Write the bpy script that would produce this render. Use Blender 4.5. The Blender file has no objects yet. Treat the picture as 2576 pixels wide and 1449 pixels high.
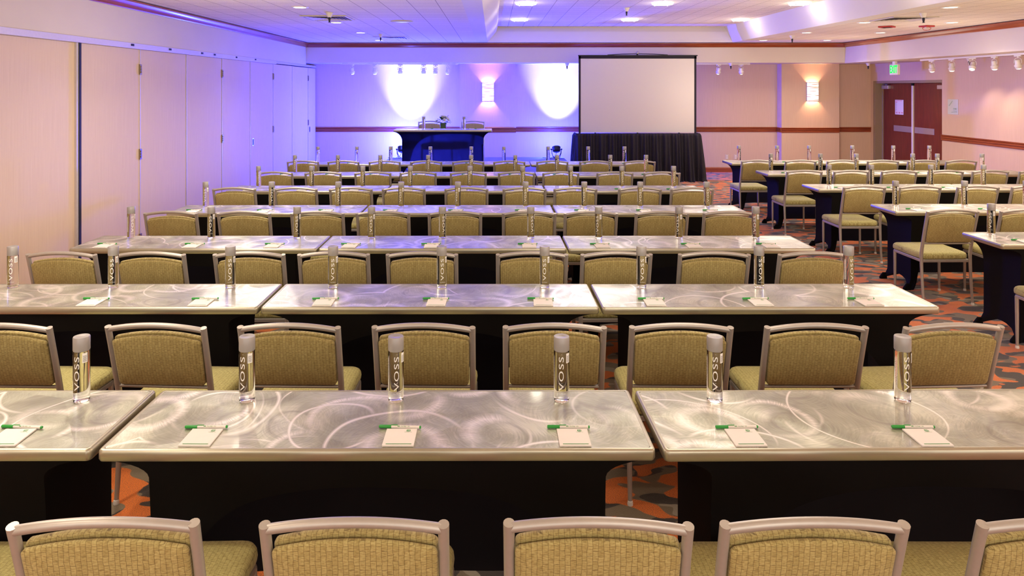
import bpy, bmesh, math, random
from mathutils import Vector, Matrix
random.seed(7)
PI = math.pi
scene = bpy.context.scene
COL = scene.collection
CAMZ = 1.93

# ------------------------------------------------------------------ materials
def new_mat(name):
    m = bpy.data.materials.new(name); m.use_nodes = True
    nt = m.node_tree
    for n in list(nt.nodes): nt.nodes.remove(n)
    out = nt.nodes.new('ShaderNodeOutputMaterial')
    b = nt.nodes.new('ShaderNodeBsdfPrincipled')
    nt.links.new(b.outputs[0], out.inputs[0])
    return m, nt, b, out
def N(nt, t, **kw):
    n = nt.nodes.new('ShaderNode' + t)
    for k, v in kw.items():
        if k.startswith('i_'):
            n.inputs[k[2:].replace('_', ' ')].default_value = v
        else: setattr(n, k, v)
    return n
def L(nt, a, b): nt.links.new(a, b)
def math_(nt, op, a, b=None, clamp=False):
    n = nt.nodes.new('ShaderNodeMath'); n.operation = op; n.use_clamp = clamp
    for i, v in enumerate((a, b)):
        if v is None: continue
        if isinstance(v, (int, float)): n.inputs[i].default_value = v
        else: nt.links.new(v, n.inputs[i])
    return n.outputs[0]
def ramp(nt, fac, stops, interp='LINEAR'):
    r = nt.nodes.new('ShaderNodeValToRGB'); cr = r.color_ramp; cr.interpolation = interp
    while len(cr.elements) < len(stops): cr.elements.new(0.5)
    for e, (p, c) in zip(cr.elements, stops):
        e.position = p; e.color = (c[0], c[1], c[2], 1) if len(c) == 3 else c
    nt.links.new(fac, r.inputs[0]); return r.outputs[0]
def mixc(nt, fac, a, b):
    n = nt.nodes.new('ShaderNodeMix'); n.data_type = 'RGBA'
    if isinstance(fac, (int, float)): n.inputs[0].default_value = fac
    else: nt.links.new(fac, n.inputs[0])
    for i, v in ((6, a), (7, b)):
        if isinstance(v, tuple): n.inputs[i].default_value = (v[0], v[1], v[2], 1)
        else: nt.links.new(v, n.inputs[i])
    return n.outputs[2]
def simple(name, col, rough=0.5, metal=0.0, nvar=0.06, nscale=40, **kw):
    m, nt, b, out = new_mat(name)
    tc = N(nt, 'TexCoord'); no = N(nt, 'TexNoise'); no.inputs['Scale'].default_value = nscale
    L(nt, tc.outputs['Object'], no.inputs['Vector'])
    dark = tuple(c * (1 - nvar) for c in col); lite = tuple(min(1, c * (1 + nvar)) for c in col)
    L(nt, mixc(nt, no.outputs['Fac'], dark, lite), b.inputs['Base Color'])
    b.inputs['Roughness'].default_value = rough; b.inputs['Metallic'].default_value = metal
    for k, v in kw.items(): b.inputs[k.replace('_', ' ')].default_value = v
    return m
def bump(nt, b, h, strength=0.3, dist=0.002):
    bp = N(nt, 'Bump'); bp.inputs['Strength'].default_value = strength; bp.inputs['Distance'].default_value = dist
    L(nt, h, bp.inputs['Height']); L(nt, bp.outputs[0], b.inputs['Normal']); return bp

def emis(name, col, s):
    m, nt, b, out = new_mat(name)
    b.inputs['Base Color'].default_value = (col[0], col[1], col[2], 1)
    b.inputs['Emission Color'].default_value = (col[0], col[1], col[2], 1)
    b.inputs['Emission Strength'].default_value = s
    return m

def wallpaper(name, axis, col, colb, freq=160):
    # vertical fine fabric lines across the given horizontal axis
    m, nt, b, out = new_mat(name)
    tc = N(nt, 'TexCoord'); sp = N(nt, 'SeparateXYZ'); L(nt, tc.outputs['Object'], sp.inputs[0])
    h = sp.outputs['X'] if axis == 'X' else sp.outputs['Y']
    cb = N(nt, 'CombineXYZ'); L(nt, math_(nt, 'MULTIPLY', h, freq), cb.inputs[0]); L(nt, math_(nt, 'MULTIPLY', sp.outputs['Z'], 2.2), cb.inputs[2])
    no = N(nt, 'TexNoise'); no.inputs['Scale'].default_value = 1.0; no.inputs['Detail'].default_value = 3; no.inputs['Roughness'].default_value = .7
    L(nt, cb.outputs[0], no.inputs['Vector'])
    no2 = N(nt, 'TexNoise'); no2.inputs['Scale'].default_value = 1.3; L(nt, tc.outputs['Object'], no2.inputs['Vector'])
    c1 = ramp(nt, no.outputs['Fac'], [(0.3, colb), (0.68, col)])
    c2 = mixc(nt, math_(nt, 'MULTIPLY', no2.outputs['Fac'], 0.25), c1, tuple(x * .86 for x in col))
    L(nt, c2, b.inputs['Base Color']); b.inputs['Roughness'].default_value = .75
    bump(nt, b, no.outputs['Fac'], .25, .002)
    return m

M = {}
M['panel'] = wallpaper('partition_fabric', 'Y', (.72, .56, .415), (.64, .48, .34), 150)
M['wall_x'] = wallpaper('wallcovering_back', 'X', (.66, .475, .34), (.58, .405, .285), 150)
M['wall_y'] = wallpaper('wallcovering_side', 'Y', (.68, .49, .36), (.60, .42, .30), 150)
M['paint'] = simple('soffit_paint', (.64, .56, .46), .7, nvar=.03, nscale=3)
M['white_paint'] = simple('ceiling_border_paint', (.74, .68, .60), .7, nvar=.02, nscale=3)

def tile_mat():
    m, nt, b, out = new_mat('ceiling_tile')
    tc = N(nt, 'TexCoord'); mp = N(nt, 'Mapping'); L(nt, tc.outputs['Object'], mp.inputs[0])
    br = N(nt, 'TexBrick'); br.offset = 0.0; br.squash = 1.0
    for k, v in (('Scale', 1.0), ('Brick Width', .319), ('Row Height', .319), ('Mortar Size', .005), ('Mortar Smooth', .2), ('Bias', 0.0)):
        br.inputs[k].default_value = v
    br.inputs['Color1'].default_value = (.84, .74, .60, 1); br.inputs['Color2'].default_value = (.80, .70, .56, 1); br.inputs['Mortar'].default_value = (.40, .31, .22, 1)
    L(nt, mp.outputs[0], br.inputs['Vector'])
    no = N(nt, 'TexNoise'); no.inputs['Scale'].default_value = 90; no.inputs['Detail'].default_value = 2; L(nt, tc.outputs['Object'], no.inputs['Vector'])
    sp = ramp(nt, no.outputs['Fac'], [(.36, (.72, .72, .72)), (.46, (1, 1, 1))])
    mx = N(nt, 'Mix', data_type='RGBA', blend_type='MULTIPLY'); mx.inputs[0].default_value = .6
    L(nt, br.outputs['Color'], mx.inputs[6]); L(nt, sp, mx.inputs[7])
    L(nt, mx.outputs[2], b.inputs['Base Color']); b.inputs['Roughness'].default_value = .85
    bump(nt, b, math_(nt, 'SUBTRACT', 1.0, br.outputs['Fac']), .5, .004)
    return m
M['tile'] = tile_mat()

def wood(name, c1, c2, rough=.3, axis='X', coat=.3):
    m, nt, b, out = new_mat(name)
    tc = N(nt, 'TexCoord'); mp = N(nt, 'Mapping')
    mp.inputs['Scale'].default_value = {'X': (1.2, 22, 22), 'Y': (22, 1.2, 22), 'Z': (22, 22, 1.2)}[axis]
    L(nt, tc.outputs['Object'], mp.inputs[0])
    no = N(nt, 'TexNoise'); no.inputs['Scale'].default_value = 2; no.inputs['Detail'].default_value = 5; L(nt, mp.outputs[0], no.inputs['Vector'])
    L(nt, ramp(nt, no.outputs['Fac'], [(.32, c2), (.68, c1)]), b.inputs['Base Color'])
    b.inputs['Roughness'].default_value = rough; b.inputs['Coat Weight'].default_value = coat; b.inputs['Coat Roughness'].default_value = .15
    return m
M['trim_x'] = wood('cherry_trim_across', (.34, .075, .02), (.20, .035, .01), .3, 'X')
M['trim_y'] = wood('cherry_trim_along', (.36, .085, .022), (.22, .04, .012), .28, 'Y')
M['door'] = wood('mahogany_door', (.20, .028, .012), (.12, .014, .007), .38, 'Z', .15)

def carpet():
    m, nt, b, out = new_mat('patterned_carpet')
    tc = N(nt, 'TexCoord')
    mp = N(nt, 'Mapping'); mp.inputs['Scale'].default_value = (3.4, 5.6, 1); mp.inputs['Rotation'].default_value = (0, 0, .25); L(nt, tc.outputs['Object'], mp.inputs[0])
    def noise(scale, vec, det=1.5, off=0.0, dist=0.0):
        n = N(nt, 'TexNoise'); n.inputs['Scale'].default_value = scale; n.inputs['Detail'].default_value = det; n.inputs['Distortion'].default_value = dist
        if off:
            a = N(nt, 'VectorMath', operation='ADD'); a.inputs[1].default_value = (off, off * 1.7, 0); L(nt, vec, a.inputs[0]); vec = a.outputs[0]
        L(nt, vec, n.inputs['Vector']); return n.outputs['Fac']
    a = noise(1.55, mp.outputs[0], .6, 0, .5); d = noise(1.5, mp.outputs[0], .6, 11.3, .6); g = noise(1.7, mp.outputs[0], .6, 23.1, .4)
    fleck = noise(230, tc.outputs['Object'], 1.0)
    fleck2 = noise(70, mp.outputs[0], 2.0, 3.0)
    base = mixc(nt, fleck, (.11, .078, .045), (.21, .155, .095))
    lite = mixc(nt, fleck, (.20, .165, .12), (.34, .29, .215))
    dark = mixc(nt, fleck, (.022, .014, .010), (.05, .034, .026))
    orange = mixc(nt, ramp(nt, fleck2, [(.38, (0, 0, 0)), (.5, (1, 1, 1))]), (.22, .055, .015), mixc(nt, fleck, (.60, .10, .006), (.80, .22, .02)))
    c = mixc(nt, ramp(nt, g, [(.60, (0, 0, 0)), (.612, (1, 1, 1))]), base, lite)
    c = mixc(nt, ramp(nt, d, [(.535, (0, 0, 0)), (.546, (1, 1, 1))]), c, dark)
    wob = math_(nt, 'ADD', a, math_(nt, 'MULTIPLY', math_(nt, 'SUBTRACT', fleck2, .5), .05))
    c = mixc(nt, ramp(nt, wob, [(.515, (0, 0, 0)), (.527, (1, 1, 1))]), c, orange)
    L(nt, c, b.inputs['Base Color']); b.inputs['Roughness'].default_value = .95
    b.inputs['Sheen Weight'].default_value = .2
    bump(nt, b, fleck, .6, .004)
    return m
M['carpet'] = carpet()
M['stage_carpet'] = simple('stage_carpet', (.16, .15, .17), .95, nscale=200, nvar=.3)

def swirl():
    # aluminium burnished in overlapping circular sweeps
    m, nt, b, out = new_mat('swirled_aluminium')
    tc = N(nt, 'TexCoord'); oi = N(nt, 'ObjectInfo')
    cb = N(nt, 'CombineXYZ'); L(nt, math_(nt, 'MULTIPLY', oi.outputs['Random'], 37.0), cb.inputs[0]); L(nt, math_(nt, 'MULTIPLY', oi.outputs['Random'], 91.0), cb.inputs[1])
    ad = N(nt, 'VectorMath', operation='ADD'); L(nt, tc.outputs['Object'], ad.inputs[0]); L(nt, cb.outputs[0], ad.inputs[1])
    P = ad.outputs[0]
    wn = N(nt, 'TexNoise'); wn.inputs['Scale'].default_value = 2.2; wn.inputs['Detail'].default_value = .3; L(nt, P, wn.inputs['Vector'])
    ws = N(nt, 'VectorMath', operation='SCALE'); ws.inputs['Scale'].default_value = .16; L(nt, wn.outputs['Color'], ws.inputs[0])
    wa = N(nt, 'VectorMath', operation='ADD'); L(nt, P, wa.inputs[0]); L(nt, ws.outputs[0], wa.inputs[1])
    PW = wa.outputs[0]
    rings = None; darks = None; tang = None; streaks = None
    for i, (sc, r0, w, off) in enumerate([(2.1, .45, .022, 0.0), (2.7, .36, .060, 5.2), (1.5, .37, .009, 9.7), (3.4, .34, .12, 3.3), (1.9, .29, .016, 17.7)]):
        o = N(nt, 'VectorMath', operation='ADD'); o.inputs[1].default_value = (off, off * .6, 0); L(nt, PW, o.inputs[0])
        fl = N(nt, 'VectorMath', operation='MULTIPLY'); fl.inputs[1].default_value = (1, 1, 0); L(nt, o.outputs[0], fl.inputs[0])
        v = N(nt, 'TexVoronoi', voronoi_dimensions='2D'); v.inputs['Scale'].default_value = sc; v.inputs['Randomness'].default_value = .9
        L(nt, fl.outputs[0], v.inputs['Vector'])
        sb = N(nt, 'VectorMath', operation='SUBTRACT'); L(nt, fl.outputs[0], sb.inputs[0]); L(nt, v.outputs['Position'], sb.inputs[1])
        sp = N(nt, 'SeparateXYZ'); L(nt, sb.outputs[0], sp.inputs[0])
        ang = math_(nt, 'ARCTAN2', sp.outputs[1], sp.outputs[0])
        # hatch marks crossing the sweep
        hv = N(nt, 'CombineXYZ'); L(nt, math_(nt, 'MULTIPLY', ang, 34.0), hv.inputs[0]); L(nt, math_(nt, 'MULTIPLY', v.outputs['Distance'], 6.0), hv.inputs[1])
        hn = N(nt, 'TexNoise'); hn.inputs['Scale'].default_value = 1.0; hn.inputs['Detail'].default_value = 2; L(nt, hv.outputs[0], hn.inputs['Vector'])
        dd = math_(nt, 'SUBTRACT', v.outputs['Distance'], r0)
        r = math_(nt, 'SUBTRACT', 1.0, math_(nt, 'DIVIDE', math_(nt, 'ABSOLUTE', dd), w), True)
        mn = N(nt, 'TexNoise'); mn.inputs['Scale'].default_value = 3.0; mn.inputs['Detail'].default_value = 0; L(nt, o.outputs[0], mn.inputs['Vector'])
        am = ramp(nt, mn.outputs['Fac'], [(.46, (0, 0, 0)), (.62, (1, 1, 1))])
        if w > .04: r = math_(nt, 'MULTIPLY', r, ramp(nt, hn.outputs['Fac'], [(.3, (.25, .25, .25)), (.65, (1, 1, 1))]))
        r = math_(nt, 'MULTIPLY', r, am)
        rings = r if rings is None else math_(nt, 'MAXIMUM', rings, r)
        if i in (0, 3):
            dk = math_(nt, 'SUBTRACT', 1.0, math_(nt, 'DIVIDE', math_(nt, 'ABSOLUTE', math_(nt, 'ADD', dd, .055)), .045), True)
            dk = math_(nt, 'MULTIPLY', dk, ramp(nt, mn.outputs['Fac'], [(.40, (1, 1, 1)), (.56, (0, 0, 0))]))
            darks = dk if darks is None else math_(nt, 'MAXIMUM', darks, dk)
        if i in (1, 3):
            cv = N(nt, 'CombineXYZ'); L(nt, math_(nt, 'MULTIPLY', ang, 1.6), cv.inputs[0]); L(nt, math_(nt, 'MULTIPLY', v.outputs['Distance'], 46.0), cv.inputs[1])
            cn = N(nt, 'TexNoise'); cn.inputs['Scale'].default_value = 1.0; cn.inputs['Detail'].default_value = 3; L(nt, cv.outputs[0], cn.inputs['Vector'])
            streaks = cn.outputs['Fac'] if streaks is None else math_(nt, 'MULTIPLY', math_(nt, 'ADD', streaks, cn.outputs['Fac']), .5)
        if i == 1:
            cr = N(nt, 'VectorMath', operation='CROSS_PRODUCT'); L(nt, sb.outputs[0], cr.inputs[0]); cr.inputs[1].default_value = (0, 0, 1)
            nm = N(nt, 'VectorMath', operation='NORMALIZE'); L(nt, cr.outputs[0], nm.inputs[0]); tang = nm.outputs[0]
    mot = N(nt, 'TexNoise'); mot.inputs['Scale'].default_value = 5.5; mot.inputs['Detail'].default_value = 3; L(nt, PW, mot.inputs['Vector'])
    grain = math_(nt, 'ADD', math_(nt, 'MULTIPLY', streaks, .38), math_(nt, 'MULTIPLY', mot.outputs['Fac'], .62))
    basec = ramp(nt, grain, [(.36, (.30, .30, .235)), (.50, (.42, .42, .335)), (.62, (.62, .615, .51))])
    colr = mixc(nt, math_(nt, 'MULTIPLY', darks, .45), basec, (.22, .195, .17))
    colr = mixc(nt, math_(nt, 'MULTIPLY', rings, .9), colr, (1.0, .94, .88))  # burnished arcs, their bright glint put into the base colour
    L(nt, colr, b.inputs['Base Color'])
    b.inputs['Metallic'].default_value = .6
    L(nt, math_(nt, 'SUBTRACT', .42, math_(nt, 'MULTIPLY', rings, .08)), b.inputs['Roughness'])
    b.inputs['Anisotropic'].default_value = .5; L(nt, tang, b.inputs['Tangent'])
    b.inputs['Coat Weight'].default_value = .4; b.inputs['Coat Roughness'].default_value = .07
    bump(nt, b, streaks, .12, .001)
    return m
M['swirl'] = swirl()
M['alu_edge'] = simple('aluminium_edge', (.46, .43, .34), .33, .75, .08, 12)
M['frame'] = simple('champagne_powder_coat', (.47, .43, .39), .40, .5, .05, 60)
def black_fab(name, mixf):
    m, nt, b, out = new_mat(name)
    b.inputs['Base Color'].default_value = (.0045, .0035, .004, 1); b.inputs['Roughness'].default_value = .75; b.inputs['Specular IOR Level'].default_value = .12
    tr = N(nt, 'BsdfTranslucent'); tc = N(nt, 'TexCoord'); no = N(nt, 'TexNoise'); no.inputs['Scale'].default_value = 6; L(nt, tc.outputs['Object'], no.inputs['Vector'])
    L(nt, mixc(nt, no.outputs['Fac'], (.035, .032, .045), (.055, .05, .065)), tr.inputs['Color'])
    mx = N(nt, 'MixShader'); mx.inputs[0].default_value = mixf; L(nt, b.outputs[0], mx.inputs[1]); L(nt, tr.outputs[0], mx.inputs[2]); L(nt, mx.outputs[0], out.inputs[0])
    return m
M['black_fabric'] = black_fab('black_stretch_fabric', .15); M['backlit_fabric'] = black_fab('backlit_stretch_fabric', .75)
M['drape'] = simple('black_drape_fabric', (.028, .024, .032), .85, 0, .2, 30, Specular_IOR_Level=.15)
M['black_metal'] = simple('black_metal', (.012, .012, .016), .45, .3)
M['white_metal'] = simple('white_enamel', (.78, .72, .64), .4)
M['steel'] = simple('brushed_steel', (.55, .50, .48), .35, .7)
M['track_metal'] = simple('partition_track_metal', (.62, .57, .58), .4, .3)
M['hinge'] = simple('aged_brass', (.28, .22, .13), .4, .8, .15, 80)
M['gap'] = simple('dark_gap', (.01, .009, .012), .7)
M['frame_paint'] = simple('door_frame_paint', (.30, .22, .13), .55)
M['cap'] = simple('brushed_silver_cap', (.36, .34, .335), .45, .35)
M['ink'] = simple('white_print', (.85, .84, .82), .6)
M['paper'] = simple('white_paper', (.80, .75, .72), .8, nvar=.02)
M['paper_edge'] = simple('paper_edge', (.66, .58, .56), .8)
M['green'] = simple('green_plastic', (.02, .30, .04), .35)
M['green_print'] = simple('green_print', (.05, .27, .07), .7)
M['white_plastic'] = simple('white_plastic', (.78, .73, .68), .35)
M['barcode'] = simple('grey_print', (.18, .17, .17), .7)
M['red'] = simple('red_plastic', (.45, .02, .012), .45)
M['red_print'] = simple('red_print', (.6, .08, .08), .7)
M['grey_print'] = simple('grey_text', (.25, .22, .24), .7)
M['leaf'] = simple('leaf', (.03, .10, .025), .45, nscale=30, nvar=.5)
M['petal'] = simple('petal', (.80, .80, .72), .6, nscale=30)
M['screen'] = simple('matte_screen', (.66, .60, .55), .9, nvar=.01)
M['ivory'] = simple('ivory_plastic', (.62, .52, .38), .5)
M['sign'] = simple('frosted_sign', (.55, .58, .56), .35)
M['vent_back'] = simple('vent_shadow', (.16, .13, .10), .8)
M['vent'] = simple('vent_enamel', (.66, .59, .50), .5)
M['lens'] = emis('lamp_lens', (1, .93, .80), 6)
M['lens_tray'] = emis('tray_lamp_lens', (1, .97, .88), 5)
M['exit_green'] = emis('exit_green', (.0, .80, .06), 1.0)
M['spot_lens'] = emis('spot_lens', (1, .88, .74), 6)

def glass(name, col, ior, rough=0.0):
    m, nt, b, out = new_mat(name)
    b.inputs['Base Color'].default_value = (*col, 1); b.inputs['Transmission Weight'].default_value = 1
    b.inputs['IOR'].default_value = ior; b.inputs['Roughness'].default_value = rough
    return m
M['glass'] = glass('clear_bottle_glass', (1, 1, .98), 1.27)
M['vase_glass'] = glass('vase_glass', (.96, 1, .98), 1.3)
M['dome'] = glass('strobe_dome', (1, .96, .92), 1.2, .1)

def shade_mat():
    m, nt, b, out = new_mat('string_wrapped_shade')
    tc = N(nt, 'TexCoord'); mp = N(nt, 'Mapping'); mp.inputs['Scale'].default_value = (2, 2, 85); mp.inputs['Rotation'].default_value = (.05, .09, 0); L(nt, tc.outputs['Object'], mp.inputs[0])
    no = N(nt, 'TexNoise'); no.inputs['Scale'].default_value = 1.0; no.inputs['Detail'].default_value = 1.5; L(nt, mp.outputs[0], no.inputs['Vector'])
    f = ramp(nt, no.outputs['Fac'], [(.36, (0, 0, 0)), (.46, (1, 1, 1))])
    c = mixc(nt, f, (.45, .16, .10), (1, .88, .74))
    L(nt, c, b.inputs['Base Color']); L(nt, c, b.inputs['Emission Color'])
    L(nt, math_(nt, 'ADD', 0.35, math_(nt, 'MULTIPLY', f, .95)), b.inputs['Emission Strength'])
    return m
M['shade'] = shade_mat()

def weave(name, axes, c_hi, c_lo, line):
    m, nt, b, out = new_mat(name)
    tc = N(nt, 'TexCoord'); sp = N(nt, 'SeparateXYZ'); L(nt, tc.outputs['Object'], sp.inputs[0])
    wn = N(nt, 'TexNoise'); wn.inputs['Scale'].default_value = 45; wn.inputs['Detail'].default_value = 1; L(nt, tc.outputs['Object'], wn.inputs['Vector'])
    wob = math_(nt, 'MULTIPLY', math_(nt, 'SUBTRACT', wn.outputs['Fac'], .5), .006)
    u = sp.outputs[axes[0]]; v = sp.outputs[axes[1]]
    cb = N(nt, 'CombineXYZ')   # columns run vertically: brick rows lie along v
    L(nt, math_(nt, 'ADD', v, wob), cb.inputs[0]); L(nt, math_(nt, 'ADD', u, wob), cb.inputs[1])
    br = N(nt, 'TexBrick'); br.offset = .5
    for k, val in (('Scale', 1.0), ('Brick Width', .026), ('Row Height', .0138), ('Mortar Size', .0010), ('Mortar Smooth', .9), ('Bias', 0.0)):
        br.inputs[k].default_value = val
    br.inputs['Color1'].default_value = (*c_hi, 1); br.inputs['Color2'].default_value = (*c_lo, 1); br.inputs['Mortar'].default_value = (*line, 1)
    L(nt, cb.outputs[0], br.inputs['Vector'])
    cb2 = N(nt, 'CombineXYZ'); L(nt, math_(nt, 'MULTIPLY', u, 75), cb2.inputs[0]); L(nt, math_(nt, 'MULTIPLY', v, 480), cb2.inputs[1])
    n2 = N(nt, 'TexNoise'); n2.inputs['Scale'].default_value = 1.0; n2.inputs['Detail'].default_value = 1; L(nt, cb2.outputs[0], n2.inputs['Vector'])
    mx = N(nt, 'Mix', data_type='RGBA', blend_type='MULTIPLY'); mx.inputs[0].default_value = .9
    L(nt, br.outputs['Color'], mx.inputs[6]); L(nt, ramp(nt, n2.outputs['Fac'], [(.40, (.66, .60, .48)), (.54, (1, 1, 1))]), mx.inputs[7])
    L(nt, mx.outputs[2], b.inputs['Base Color']); b.inputs['Roughness'].default_value = .8
    b.inputs['Sheen Weight'].default_value = .15
    bump(nt, b, math_(nt, 'SUBTRACT', n2.outputs['Fac'], math_(nt, 'MULTIPLY', br.outputs['Fac'], .8)), .4, .0015)
    return m
M['weave_back'] = weave('woven_back_fabric', ('X', 'Z'), (.455, .37, .14), (.395, .315, .11), (.21, .15, .045))
M['weave_seat'] = weave('woven_seat_fabric', ('X', 'Y'), (.52, .48, .19), (.47, .43, .165), (.29, .25, .085))

# ------------------------------------------------------------------ mesh helpers
def finish(name, bm, mat, parent=None, smooth=None, loc=None):
    me = bpy.data.meshes.new(name)
    bmesh.ops.recalc_face_normals(bm, faces=bm.faces)
    bm.to_mesh(me); bm.free()
    if smooth is not None:
        me.shade_smooth() if smooth >= 180 else None
        if smooth < 180:
            me.shade_smooth()
            try: me.set_sharp_from_angle(angle=math.radians(smooth))
            except Exception: pass
    o = bpy.data.objects.new(name, me); COL.objects.link(o)
    mats = mat if isinstance(mat, (list, tuple)) else [mat]
    for mm in mats: me.materials.append(mm)
    if parent is not None: o.parent = parent
    if loc is not None: o.location = loc
    return o
def box(bm, x0, x1, y0, y1, z0, z1, bev=0, seg=2, mi=0):
    r = bmesh.ops.create_cube(bm, size=1)
    vs = r['verts']
    bmesh.ops.scale(bm, vec=(x1 - x0, y1 - y0, z1 - z0), verts=vs)
    bmesh.ops.translate(bm, vec=((x0 + x1) / 2, (y0 + y1) / 2, (z0 + z1) / 2), verts=vs)
    fs = set(f for v in vs for f in v.link_faces)
    for f in fs: f.material_index = mi
    if bev > 0:
        es = list(set(e for v in vs for e in v.link_edges))
        bmesh.ops.bevel(bm, geom=es, offset=bev, segments=seg, affect='EDGES', profile=.5)
def tube(bm, pts, rad, n=12, cap=True, flat=1.0):
    pts = [Vector(p) for p in pts]
    if not isinstance(rad, (list, tuple)): rad = [rad] * len(pts)
    rings = []; prev = None
    for i, p in enumerate(pts):
        if i == 0: t = pts[1] - pts[0]
        elif i == len(pts) - 1: t = pts[-1] - pts[-2]
        else: t = (pts[i + 1] - p).normalized() + (p - pts[i - 1]).normalized()
        t.normalize()
        if prev is None:
            a = Vector((0, 0, 1)) if abs(t.z) < .9 else Vector((0, 1, 0))
            u = t.cross(a).normalized()
        else:
            u = (prev - t * prev.dot(t)).normalized()
        prev = u; w = t.cross(u)
        rings.append([bm.verts.new(p + (u * math.cos(2 * PI * k / n) + w * math.sin(2 * PI * k / n) * flat) * rad[i]) for k in range(n)])
    for a, b in zip(rings, rings[1:]):
        for k in range(n): bm.faces.new((a[k], a[(k + 1) % n], b[(k + 1) % n], b[k]))
    if cap:
        bm.faces.new(rings[0]); bm.faces.new(rings[-1])
def lathe(bm, prof, n=24, c=(0, 0, 0), axis='Z', a0=0, a1=2 * PI, mi=0):
    full = abs(a1 - a0 - 2 * PI) < 1e-6
    m = n if full else n + 1
    cols = []
    for k in range(m):
        a = a0 + (a1 - a0) * k / n
        cols.append([(r * math.cos(a), r * math.sin(a), z) for r, z in prof])
    def tr(p):
        x, y, z = p
        if axis == 'Z': q = (x, y, z)
        elif axis == 'Y': q = (x, z, y)
        else: q = (z, x, y)
        return (q[0] + c[0], q[1] + c[1], q[2] + c[2])
    vcols = []
    first = {}
    for k in range(m):
        row = []
        for j, p in enumerate(cols[k]):
            if prof[j][0] < 1e-7:
                if j not in first: first[j] = bm.verts.new(tr(p))
                row.append(first[j])
            else: row.append(bm.verts.new(tr(p)))
        vcols.append(row)
    for k in range(n if full else n):
        A = vcols[k]; B = vcols[(k + 1) % m]
        for j in range(len(prof) - 1):
            vs = []
            for v in (A[j], B[j], B[j + 1], A[j + 1]):
                if v not in vs: vs.append(v)
            if len(vs) >= 3:
                try: f = bm.faces.new(vs); f.material_index = mi
                except ValueError: pass
def rrect(hx, hy, r, n=5, cx=0, cy=0):
    pts = []
    for (sx, sy, a0) in ((1, 1, 0), (-1, 1, PI / 2), (-1, -1, PI), (1, -1, 1.5 * PI)):
        for k in range(n + 1):
            a = a0 + PI / 2 * k / n
            pts.append((cx + sx * (hx - r) + r * math.cos(a), cy + sy * (hy - r) + r * math.sin(a)))
    return pts
def loft(bm, loops, cap0=True, cap1=True, mi=0):
    rings = [[bm.verts.new(p) for p in lp] for lp in loops]
    n = len(rings[0])
    for a, b in zip(rings, rings[1:]):
        for k in range(n):
            f = bm.faces.new((a[k], a[(k + 1) % n], b[(k + 1) % n], b[k])); f.material_index = mi
    if cap0: bm.faces.new(rings[0]).material_index = mi
    if cap1: bm.faces.new(rings[-1]).material_index = mi
def prism(bm, prof, axis, a, b, mi=0):
    # prof: list of 2D points in the plane perpendicular to axis
    if axis == 'X': f = lambda t, p: (t, p[0], p[1])
    elif axis == 'Y': f = lambda t, p: (p[0], t, p[1])
    else: f = lambda t, p: (p[0], p[1], t)
    loft(bm, [[f(a, p) for p in prof], [f(b, p) for p in prof]], mi=mi)
def quad(bm, pts, mi=0):
    f = bm.faces.new([bm.verts.new(p) for p in pts]); f.material_index = mi; return f

def empty(name, loc=(0, 0, 0), rz=0):
    o = bpy.data.objects.new(name, None); COL.objects.link(o); o.empty_display_size = .1
    o.location = loc; o.rotation_euler = (0, 0, rz); return o
def tag(o, label=None, cat=None, group=None, kind=None):
    if label: o['label'] = label
    if cat: o['category'] = cat
    if group: o['group'] = group
    if kind: o['kind'] = kind
    return o
def struct(name, bm, mat, smooth=None, label=None):
    o = finish(name, bm, mat, smooth=smooth); o['kind'] = 'structure'
    if label: o['label'] = label
    return o
KIDS = {}
def copy_tree(o, parent=None):
    c = o.copy(); COL.objects.link(c); c.parent = parent
    for ch in list(o.children): copy_tree(ch, c)
    return c
class Proto:
    def __init__(s, root): s.root = root; s.used = False
    def put(s, loc, rz=0, label=None, group=None, cat=None):
        r = s.root if not s.used else copy_tree(s.root)
        s.pending = r
        s.inst = getattr(s, 'inst', []); s.inst.append((r, loc, rz, label, group, cat)); s.used = True
        r.location = loc; r.rotation_euler = (0, 0, rz)
        tag(r, label, cat, group); return r

_txt = {}
def text_bm(s, size, align='CENTER', sx=1.0, extr=0.0, spacing=1.0, off=0.0):
    cu = bpy.data.curves.new('t', 'FONT'); cu.body = s; cu.size = size; cu.align_x = align; cu.align_y = 'CENTER'
    cu.extrude = extr; cu.offset = off; cu.space_character = spacing; cu.resolution_u = 3
    o = bpy.data.objects.new('t', cu); COL.objects.link(o)
    dg = bpy.context.evaluated_depsgraph_get(); dg.update()
    me = bpy.data.meshes.new_from_object(o.evaluated_get(dg))
    bm = bmesh.new(); bm.from_mesh(me)
    for v in bm.verts: v.co.x *= sx
    bpy.data.objects.remove(o); bpy.data.curves.remove(cu); bpy.data.meshes.remove(me)
    return bm
def merge(dst, src, f=lambda c: c, mi=0):
    mp = {}
    for v in src.verts: mp[v] = dst.verts.new(f(v.co.copy()))
    for fc in src.faces:
        try: nf = dst.faces.new([mp[v] for v in fc.verts]); nf.material_index = mi
        except ValueError: pass
    src.free()

# ------------------------------------------------------------------ room shell
Y0, YB = -3.2, 15.93
XL, XR = -4.05, 8.65
CZ = 2.90; TZ = 3.24
bm = bmesh.new(); quad(bm, [(XL - .3, Y0, 0), (XR + .5, Y0, 0), (XR + .5, YB + .1, 0), (XL - .3, YB + .1, 0)])
struct('floor', bm, M['carpet'], label='orange, taupe and brown patterned carpet')
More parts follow.
